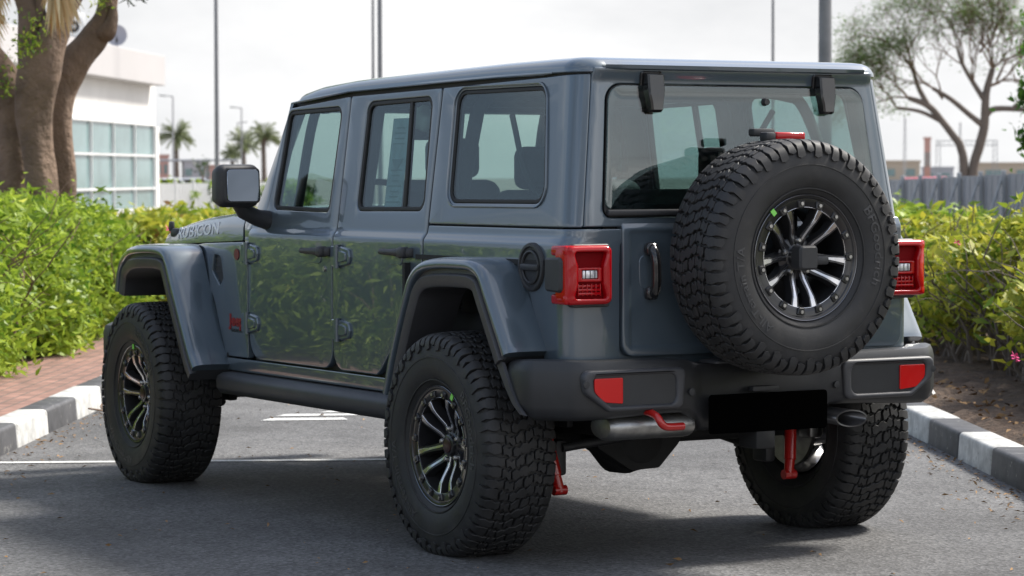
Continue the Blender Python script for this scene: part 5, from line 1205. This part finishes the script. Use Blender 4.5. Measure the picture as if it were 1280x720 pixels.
def clipgrow(p, ang, l, r, depth, dvz=0):
    """branches spread mostly across the crown disc"""
    k = rr.randint(2, 3)
    for i in range(k):
        a = ang+rr.uniform(-.75, .75); dv = Vector((0, 0, 0)); side = Vector((vdir(640).y, -vdir(640).x, 0))
        dv = side*math.cos(a)+Vector((0, 0, 1))*math.sin(a)+vdir(640)*rr.uniform(-.8, .8); dv.normalize(); ll = l*rr.uniform(.7, 1.15)
        m_ = p+dv*ll*.5+Vector((rr.uniform(-1, 1), rr.uniform(-1, 1), rr.uniform(-1, 1)))*ll*.10; q = p+dv*ll
        tube(bm, [p, m_, q], [r, r*.85, r*.65], 3 if depth < 3 else 5, False)
        if depth: clipgrow(q, a, l*.80, r*.66, depth-1)
        ends.append(q)
for px, py, a, r in ((1135, 130, 2.6, 2.4), (1165, 118, 2.3, 2.2), (1130, 80, 2.2, 1.6), (1140, 95, 1.8, 2), (1196, 70, 1.8, 1.6), (1203, 90, 2.2, 2), (1240, 95, 1.2, 3), (1240, 95, 1.8, 2.6), (1233, 118, .7, 3), (1285, 146, .9, 2.6), (1262, 145, 1.2, 2.4), (1216, 112, 1.5, 2.4), (1178, 132, 1.9, 2.2), (1120, 142, 2.5, 1.8), (1245, 110, .9, 2.6), (1225, 75, 1.5, 2)):
    clipgrow(loc2(px, py), a, .62, r/3458.9*75*.55, 5)
fin('branches', bm, TWIG, e, 60)
E_ = np.array([tuple(x) for x in ends]); side = np.array([vdir(640).y, -vdir(640).x, 0]); lat = E_@side
wl = np.clip((.4-lat)/2.2, .04, 1)*np.clip(1.6-(E_[:, 2]-2.2)/1.9, .10, 1); kk = nr.random(len(E_)) < (.16+wl*.9)
C = np.repeat(E_[kk], 15, 0); C = C+nr.normal(size=C.shape)*np.array([.20, .20, .10])
leaves('crown', C, nr.normal(size=C.shape)*np.array([1, 1, .3]), .07, LF_A, e, wr=.4)
# leafy tree just outside the right edge
e = empty('green_tree', at(1345, 30, 0), 'dark green leafy tree reaching in at the right edge', 'tree'); o_ = e.location; bm = bmesh.new(); ends = []
tube(bm, [(0, 0, 0), (.02, 0, .7), (0, .03, 1.3)], [.08, .07, .05], 10); [tube(bm, [(0, .03, 1.2), (a, b, 1.9), (a*1.6, b*1.6, 2.5)], [.04, .03, .015], 6) for a, b in ((.15, .1), (-.2, .15), (.05, -.25), (-.1, -.1))]; fin('trunk', bm, BARKG, e, 60)
def loc3(px, py, D=30): v = vdir(px)*D; return Vector((CAMP.x+v.x, CAMP.y+v.y, CAMP.z+(225.5-py)/3458.9*D))-o_
C = np.concatenate([np.array(loc3(px, py))+nr.normal(size=(n_, 3))*s for px, py, n_, s in ((1288, 128, 300, .07), (1286, 182, 300, .055), (1325, 90, 900, .18), (1350, 150, 2200, .24), (1370, 60, 2200, .32))])
leaves('crown', C, nr.normal(size=C.shape)+np.array([0, 0, -.3]), .075, leafmat('leaf_green', (.04, .12, .02), (.14, .28, .04), trans=.4), e, wr=.5)

# --- poles and street lamps
def pole(px, D, h, r, label, arm=None, name='street_lamp', z0=0, cat='street lamp', group=None, m=None):
    e = empty(name, at(px, D, z0), label, cat, group); bm = bmesh.new(); tube(bm, [(0, 0, 0), (0, 0, .25), (0, 0, .26), (0, 0, h)], [r*1.7, r*1.7, r, r*.62], 14); box(bm, (0, 0, .015), (r*5, r*5, .03), bev=.008)
    if arm:
        s = Vector((vdir(px).y, -vdir(px).x, 0))*arm; tube(bm, [(0, 0, h), tuple(s*.85+Vector((0, 0, h+.08)))], [r*.6, r*.45], 8)
    fin('pole', bm, m or POLE, e, 50)
    if arm:
        bm = bmesh.new(); a = math.atan2(s.y, s.x); box(bm, tuple(s+Vector((0, 0, h+.08))), (.75, .26, .12), rot=Euler((0, -.1, a)), bev=.04); fin('lamp_head', bm, DSTEEL, e, 50)
    return e
POLE = mat('galvanised', (.20, .205, .215), rough=.5, metal=.4, var=.15, vscale=4); POLEB = mat('pale_pole', (.36, .36, .37), rough=.5, metal=.3)
pole(272, 70, 9.5, .062, 'tall thin grey pole in front of the picket fence', arm=-1.2, cat='lamp post', m=POLE)
pole(1031, 35, 7.5, .098, 'thick grey steel post rising behind the roof of the vehicle', name='steel_post', cat='post')
pole(966, 70, 9.0, .045, 'very thin grey post rising behind the middle of the vehicle roof', name='steel_post', cat='post')
pole(476, 55, 9.0, .058, 'grey lamp post behind the vehicle roof, the thicker one of two close together', arm=-1.5, cat='lamp post')
pole(467.5, 100, 7.9, .075, 'dark street lamp behind the vehicle roof, left of the thicker post', arm=-.5)
pole(217.5, 300, 10.1, .12, 'distant street lamp standing beside the lone palm', arm=-1.1, m=POLEB)
pole(303, 330, 9.6, .12, 'distant street lamp among the palms beside the mirror, the taller of the two', arm=-1.0, m=POLEB)
pole(298, 400, 9.2, .12, 'distant street lamp among the palms, the shorter one on the left', arm=1.0, m=POLEB)
# --- palms
def palm(px, D, h, R_, label, seed):
    e = empty('palm_tree', at(px, D, 0), label, 'palm', None); rr = random.Random(seed)
    bm = bmesh.new(); tube(bm, [(0, 0, 0), (.1, 0, h*.4), (0, .1, h*.8), (0, 0, h)], [.36, .30, .28, .36], 12); fin('trunk', bm, BARKG, e, 60)
    bm = bmesh.new(); lst = []
    for i in range(46):
        a = rr.uniform(0, 2*PI); el = rr.uniform(-.45, 1.25); frond(bm, lst, (0, 0, h), (math.cos(a)*math.cos(el), math.sin(a)*math.cos(el), math.sin(el)), R_*rr.uniform(.85, 1.1), n=22, wl=R_*.26, drop=.9)
    lst = [[v if i in (0, 2) else (q[0]+q[2])/2+(v-(q[0]+q[2])/2)*4 for i, v in enumerate(q)] for q in lst]
    fin('frond_stalk', bm, LF_P, e, 60); leafpoly('crown', lst, LF_P, e)
palm(222, 330, 6.2, 2.3, 'lone palm beside a distant street lamp left of the tall pole', 1)
palm(306, 340, 5.4, 2.4, 'date palm beyond the side mirror, left one of the pair', 2)
palm(331, 330, 6.2, 2.2, 'date palm beyond the side mirror, right one of the pair', 3)
palm(292, 380, 4.6, 1.8, 'small palm left of the pair of date palms, partly behind them', 4)
# --- white building with glazed front
WALLW = mat('white_render', (.70, .69, .67), rough=.85, var=.10, vscale=.5, bump=.1, bscale=4)
FASC = mat('fascia_panel', (.47, .455, .455), rough=.6, var=.04, vscale=.3); FRW = mat('white_frame', (.72, .73, .73), rough=.5)
GLB = mat('office_glass', (.17, .26, .26), rough=.08, spec=.9, var=.25, vscale=.6); 
e = empty('white_building', (59.68, -23.29, 0), 'white flat roofed building with a glazed front beyond the tree', 'building')
fd_ = Vector((54.66-59.68, -19.73+23.29, 0)).normalized(); fn_ = Vector((fd_.y, -fd_.x, 0))
if fn_.dot(Vector((-59.68-9.3, 23.29+6.1, 0))) < 0: fn_ = -fn_
e.rotation_euler = (0, 0, math.atan2(fd_.y, fd_.x)); sgn = 1 if Vector((-fd_.y, fd_.x, 0)).dot(fn_) > 0 else -1   # local +x along facade, +y*sgn outward
Lb = 30.
bm = bmesh.new(); 
box(bm, (Lb/2, -sgn*5.0, 3.55), (Lb, 9.9, 1.5)); box(bm, (Lb/2, -sgn*5.2, 1.4), (Lb, 9.4, 2.9)); box(bm, (.16, -sgn*.30, 1.4), (.32, .7, 2.8)); box(bm, (Lb/2, -sgn*.15, .30), (Lb-.5, .3, .6))
fin('wall', bm, WALLW, e, 0)
bm = bmesh.new(); box(bm, (Lb/2+.45, sgn*.10, 4.28), (Lb-.2, .5, .80), bev=.02); box(bm, (Lb/2+.1, -sgn*5.1, 4.30), (Lb, 9.8, .72)); pr_ = fin('roof_parapet', bm, FASC, e, 0)
x = .36; k = 0
while x < Lb-1.5:
    w2 = 2.36
    f = bmesh.new()
    for z in (.62, 1.16, 2.02, 2.84): box(f, (x+w2/2, -sgn*.02, z), (w2, .10, .05))
    for xx in (x, x+w2): box(f, (xx, -sgn*.02, 1.73), (.06, .094, 2.28))
    fo = fin('window', f, FRW, e, 0)
    f = bmesh.new()
    for za, zb in ((.655, 1.125), (1.195, 1.985), (2.055, 2.805)): box(f, (x+w2/2, -sgn*.05, (za+zb)/2), (w2-.06, .02, zb-za))
    fin('pane', f, GLB, fo, 0); x += w2+.002; k += 1
dsh = empty('satellite_dish', at(148, 72, 4.72), 'grey satellite dish on the roof of the white building', 'dish')
bm = bmesh.new(); lathe(bm, [(.055, .27), (.02, .2), (0, .1), (-.005, 0), (-.02, 0), (-.015, .1), (.005, .2), (.04, .272)], 30, ax='x'); 
for v in bm.verts: v.co = Matrix.Rotation(R(150), 3, 'Z')@v.co; v.co.z += .38
fin('dish', bm, mat('dish_grey', (.33, .33, .37), rough=.5), dsh, 60)
bm = bmesh.new(); tube(bm, [(0, 0, 0), (0, 0, .3)], .03, 8); tube(bm, [(0, 0, .25), (-.35, .15, .38)], .012, 6); fin('bracket', bm, DSTEEL, dsh)
ac = empty('air_conditioner', at(86, 68, 4.72), 'white air conditioning unit on the roof beside the tree fork', 'air conditioner')
bm = bmesh.new(); box(bm, (0, 0, .35), (.9, .6, .68), bev=.03); fin('casing', bm, FRW, ac); bm = bmesh.new(); lathe(bm, [(0, .25), (.03, .25), (.03, .2), (0, .05)], 24, ax='x', c=(-.47, 0, .36)); fin('fan_grille', bm, BLK, ac)
# --- white picket fence
def pickets(p0, p1, h, sp, w_, m, label, name='picket_fence', post=2.2):
    e = empty(name, p0, label, 'fence'); d = (p1-p0); L_ = d.length; d.normalize(); a = math.atan2(d.y, d.x)
    bm = bmesh.new(); x = 0
    while x < L_: q = d*x; box(bm, (q.x, q.y, h/2), (w_, .02, h), rot=Euler((0, 0, a))); x += sp
    fin('pickets', bm, m, e, 0); bm = bmesh.new()
    for z in (.25, h-.18): q = d*L_/2+Vector((0, 0, z)); box(bm, tuple(q+Vector((-d.y, d.x, 0))*.03), (L_, .03, .05), rot=Euler((0, 0, a)))
    fin('rail', bm, m, e, 0)
    x = 0
    while x < L_+.01: bm = bmesh.new(); q = d*x; box(bm, (q.x, q.y, h/2+.05), (.09, .09, h+.1), rot=Euler((0, 0, a)), bev=.01); fin('post', bm, m, e, 0); x += post
pickets(at(196, 76, 0), at(345, 92, 0), 1.28, .125, .05, mat('fence_white', (.55, .56, .56), rough=.6), 'pale picket fence running beside the white building')
hb = hedge('hedge', at(190, 80), (at(345, 97)-at(190, 80)).normalized(), -Vector((-(at(345, 97)-at(190, 80)).normalized().y, (at(345, 97)-at(190, 80)).normalized().x, 0))*(1 if True else 1), 0, 20, 0, 1.2, 1.05, 5000, .16, LF_G, 'green hedge behind the pale picket fence', None, stems=24)
# --- grey panel fence on the right
PANL = mat('grey_panel', (.31, .325, .345), rough=.55, var=.08, vscale=1.2); PST = mat('panel_post', (.36, .38, .40), rough=.5, metal=.3)
p0 = at(1092, 48.5, 0); p1 = at(1330, 36.0, 0); e = empty('panel_fence', p0, 'grey panel fence with pale posts beyond the bougainvillea', 'fence'); d = (p1-p0); L_ = d.length; d.normalize(); a = math.atan2(d.y, d.x); k = 0; x = 0; H_ = lambda x: 1.37+.14*x/L_
out_ = Vector((-d.y, d.x, 0)); out_ = out_ if out_.dot(CAMP-p0) > 0 else -out_
while x < L_:
    bm = bmesh.new(); q = d*(x+.7); box(bm, (q.x, q.y, H_(x)/2), (1.39, .03, H_(x)), rot=Euler((0, 0, a)))
    for i in range(4): q = d*(x+.18+.34*i)+out_*.019; box(bm, (q.x, q.y, H_(x)/2), (.03, .008, H_(x)-.04), rot=Euler((0, 0, a)))
    fin('fence_panel', bm, PANL, e, 0); bm = bmesh.new(); q = d*x+out_*.06; box(bm, (q.x, q.y, (H_(x)+.05)/2), (.07, .06, H_(x)+.05), rot=Euler((0, 0, a)), bev=.008)
    q = d*x+out_*.08; tube(bm, [(q.x, q.y, H_(x)-.03), (q.x+out_.x*.45, q.y+out_.y*.45, .02)], .02, 6)
    fin('fence_post', bm, PST, e, 0); x += 1.4
# --- distant low things
def block(px0, px1, D, h, m, label, name='distant_building', cat='building', win=True, dep=14):
    a = at(px0, D); b = at(px1, D); c = (a+b)/2; W_ = (b-a).length; v = vdir((px0+px1)/2); e = empty(name, c+v*dep/2, label, cat); e.rotation_euler = (0, 0, math.atan2((b-a).y, (b-a).x))
    bm = bmesh.new(); box(bm, (0, 0, h/2), (W_, dep, h)); box(bm, (0, 0, h+.15), (W_+.3, dep+.3, .3)); fin('wall', bm, m, e, 0)
    s = -1 if Vector((-(b-a).y, (b-a).x, 0)).dot(v) > 0 else 1
    if win:
        n = max(2, int(W_/5))
        for i in range(n): bm = bmesh.new(); box(bm, (-W_/2+(i+.5)*W_/n, s*(dep/2+.02), h*.55), (W_/n*.5, .06, h*.32)); fin('window', bm, GLB, e, 0)
BEI = mat('beige_render', (.50, .42, .33), rough=.9); PNK = mat('pink_render', (.50, .30, .26), rough=.9); GRYB = mat('grey_render', (.42, .43, .46), rough=.9)
block(196, 212, 500, 5.2, PNK, 'far low pinkish building seen between the white building and the palm'); block(228, 262, 520, 4.2, GRYB, 'far grey building right of the lone palm'); block(250, 285, 560, 3.6, PNK, 'far reddish building behind the tall grey pole')
block(1100, 1150, 420, 3.4, BEI, 'far beige building left of the acacia trunks'); block(1152, 1192, 480, 2.6, GRYB, 'far low grey building just left of the acacia trunks'); block(1222, 1300, 450, 3.2, BEI, 'far beige building right of the acacia trunks'); block(1155, 1163, 430, 7.0, PNK, 'far slim tower behind the acacia', dep=4)
# shade canopy with posts
e = empty('car_park_canopy', at(245, 150), 'white flat shade canopy over the far car park', 'canopy'); s = Vector((vdir(245).y, -vdir(245).x, 0)); e.rotation_euler = (0, 0, math.atan2(s.y, s.x))
bm = bmesh.new(); box(bm, (0, 0, 2.35), (4.6, 4, .10), bev=.02); fin('roof', bm, GRYB, e, 0)
for i in range(4):
    bm = bmesh.new(); tube(bm, [(-2+1.33*i, 0, 0), (-2+1.33*i, 0, 2.3)], .05, 8); fin('post', bm, POLE, e)
def smallcar(px, D, col, label, L_=4.3):
    e = empty('parked_car', at(px, D), label, 'car', 'cars in the far car park'); s = Vector((vdir(px).y, -vdir(px).x, 0)); e.rotation_euler = (0, 0, math.atan2(s.y, s.x)); m = mat('car_paint', col, rough=.3, coat=1)
    bm = bmesh.new(); sec = [(-.5, .35), (-.5, .75), (-.46, .9), (-.27, .96), (-.17, 1.38), (.14, 1.42), (.29, .98), (.47, .86), (.5, .6), (.5, .35)]
    rows = [[(x*L_, y, .55+(z-.55)*(1 if abs(y) < .85 else .96)) for x, z in sec] for y in (-.88, -.8, .8, .88)]; loft(bm, rows, closed=True, caps=True); fin('body', bm, m, e, 40)
    bm = bmesh.new(); rows = [[(x*L_, y, z) for x, z in [(-.25, .98), (-.165, 1.33), (.13, 1.36), (.26, .99)]] for y in (-.892, .892)]; loft(bm, rows, closed=True, caps=True); fin('window', bm, GLOSSB, e, 0)
    for x in (-.31, .31):
        for y in (-.8, .8): bm = bmesh.new(); lathe(bm, [(-.1, 0), (-.1, .32), (.1, .32), (.1, 0)], 20, c=(x*L_, y, .32)); fin('wheel', bm, RUB, e, 40)
smallcar(207, 130, (.75, .75, .75), 'white car parked farthest left in the far car park'); smallcar(240, 140, (.6, .62, .64), 'pale silver car parked under the shade canopy'); smallcar(1159, 90, (.55, .03, .03), 'red car behind the grey panel fence'); smallcar(1195, 95, (.75, .75, .75), 'white car behind the panel fence beside the acacia trunks')
# small bare sapling in the car park
e = empty('sapling', at(254, 110), 'small dark sapling with a forked top in front of the far car park', 'tree'); bm = bmesh.new(); tube(bm, [(0, 0, 0), (0, 0, 1.5)], .05, 6); tube(bm, [(0, 0, 1.4), (.25, -.25, 1.9)], .03, 5); tube(bm, [(0, 0, 1.4), (-.2, .25, 1.85)], .03, 5); fin('trunk', bm, BARKG, e); C = np.array([(.25, -.25, 1.95)]*60+[(-.2, .25, 1.9)]*60)+nr.normal(size=(120, 3))*.13; leaves('crown', C, nr.normal(size=(120, 3)), .12, LF_D, e)
# gantry of the power lines
e = empty('steel_gantry', at(1208, 420), 'far grey steel gantry of power lines behind the acacia trunks', 'gantry'); s = Vector((vdir(1208).y, -vdir(1208).x, 0)); e.rotation_euler = (0, 0, math.atan2(s.y, s.x)); bm = bmesh.new()
for xx in (-4.2, 4.2):
    for dx in (-.4, .4): tube(bm, [(xx+dx, 0, 0), (xx+dx*.6, 0, 6.6)], .07, 4)
    for k in range(8): tube(bm, [(xx-.4, 0, k*.8), (xx+.4, 0, k*.8+.8)], .04, 4)
tube(bm, [(-4.6, 0, 6.6), (4.6, 0, 6.6)], .08, 4); tube(bm, [(-4.6, 0, 5.9), (4.6, 0, 5.9)], .08, 4)
for k in range(11): tube(bm, [(-4.4+.8*k, 0, 5.9), (-4.0+.8*k, 0, 6.6)], .04, 4)
fin('lattice', bm, POLEB, e)
for px, D, h, lb in ((1131, 380, 9.2, 'far slim lattice mast just right of the vehicle'), (1200, 400, 9.0, 'far slim lattice mast behind the acacia trunks')):
    e = empty('lattice_mast', at(px, D), lb, 'mast'); bm = bmesh.new()
    for dx, dy in ((-.3, 0), (.3, 0), (0, .3)): tube(bm, [(dx, dy, 0), (dx*.3, dy*.3, h)], .045, 4)
    for k in range(10): tube(bm, [(-.3+.02*k, 0, h*k/10), (.3-.02*k, 0, h*(k+1)/10)], .03, 4)
    fin('lattice', bm, POLEB, e)
# --- trees and a canopy roof outside the frame: they are what the paint and the glass reflect
def roundtree(p, h, r, label, seed, n=9000, lm=LF_D):
    e = empty('garden_tree', p, label, 'tree'); rr = random.Random(seed); bm = bmesh.new(); ends = []
    grow(bm, Vector((0, 0, 0)), Vector((0, 0, 1)), .16, h*.42, 3, rr, ends, .55, seg=4, kids=(2, 3)); fin('trunk', bm, BARKG, e, 60)
    c = nr.normal(size=(60, 3)); c /= np.linalg.norm(c, axis=1, keepdims=True); c = c*(nr.random(60)**.4)[:, None]*np.array([r, r, h*.30])+np.array([0, 0, h*.68])
    C = np.repeat(c, n//60, 0)+nr.normal(size=(n//60*60, 3))*r*.17; leaves('crown', C, nr.normal(size=C.shape), .16, lm, e, wr=.45)
for i, (x, y, h, r, lm) in enumerate(((-62, -38, 6.6, 3.6, LF_D), (-72, -50, 5.2, 3.0, LF_D), (-58, -45, 4.0, 2.4, LF_D), (-70, -40, 4.2, 2.6, LF_D), (95, 70, 4.6, 3.2, LF_D))):
    roundtree((x, y, 0), h, r, ['dark tree far behind the viewpoint, first of the row', 'dark tree far behind the viewpoint, second of the row', 'small tree far behind the viewpoint', 'tree far behind the viewpoint by the road', 'distant tree outside the left of the picture', 'distant broad tree outside the left of the picture'][i], 20+i, lm=lm)
e = empty('long_shed', (118, 72, 0), 'long low shed with a pale roof outside the left of the picture', 'building'); e.rotation_euler = (0, 0, R(115)); bm = bmesh.new(); box(bm, (0, 0, .8), (90, 8, 1.6)); fin('wall', bm, WALLW, e, 0); bm = bmesh.new(); box(bm, (0, 0, 1.95), (92, 10, .7), bev=.05); fin('roof', bm, GRYB, e, 0)
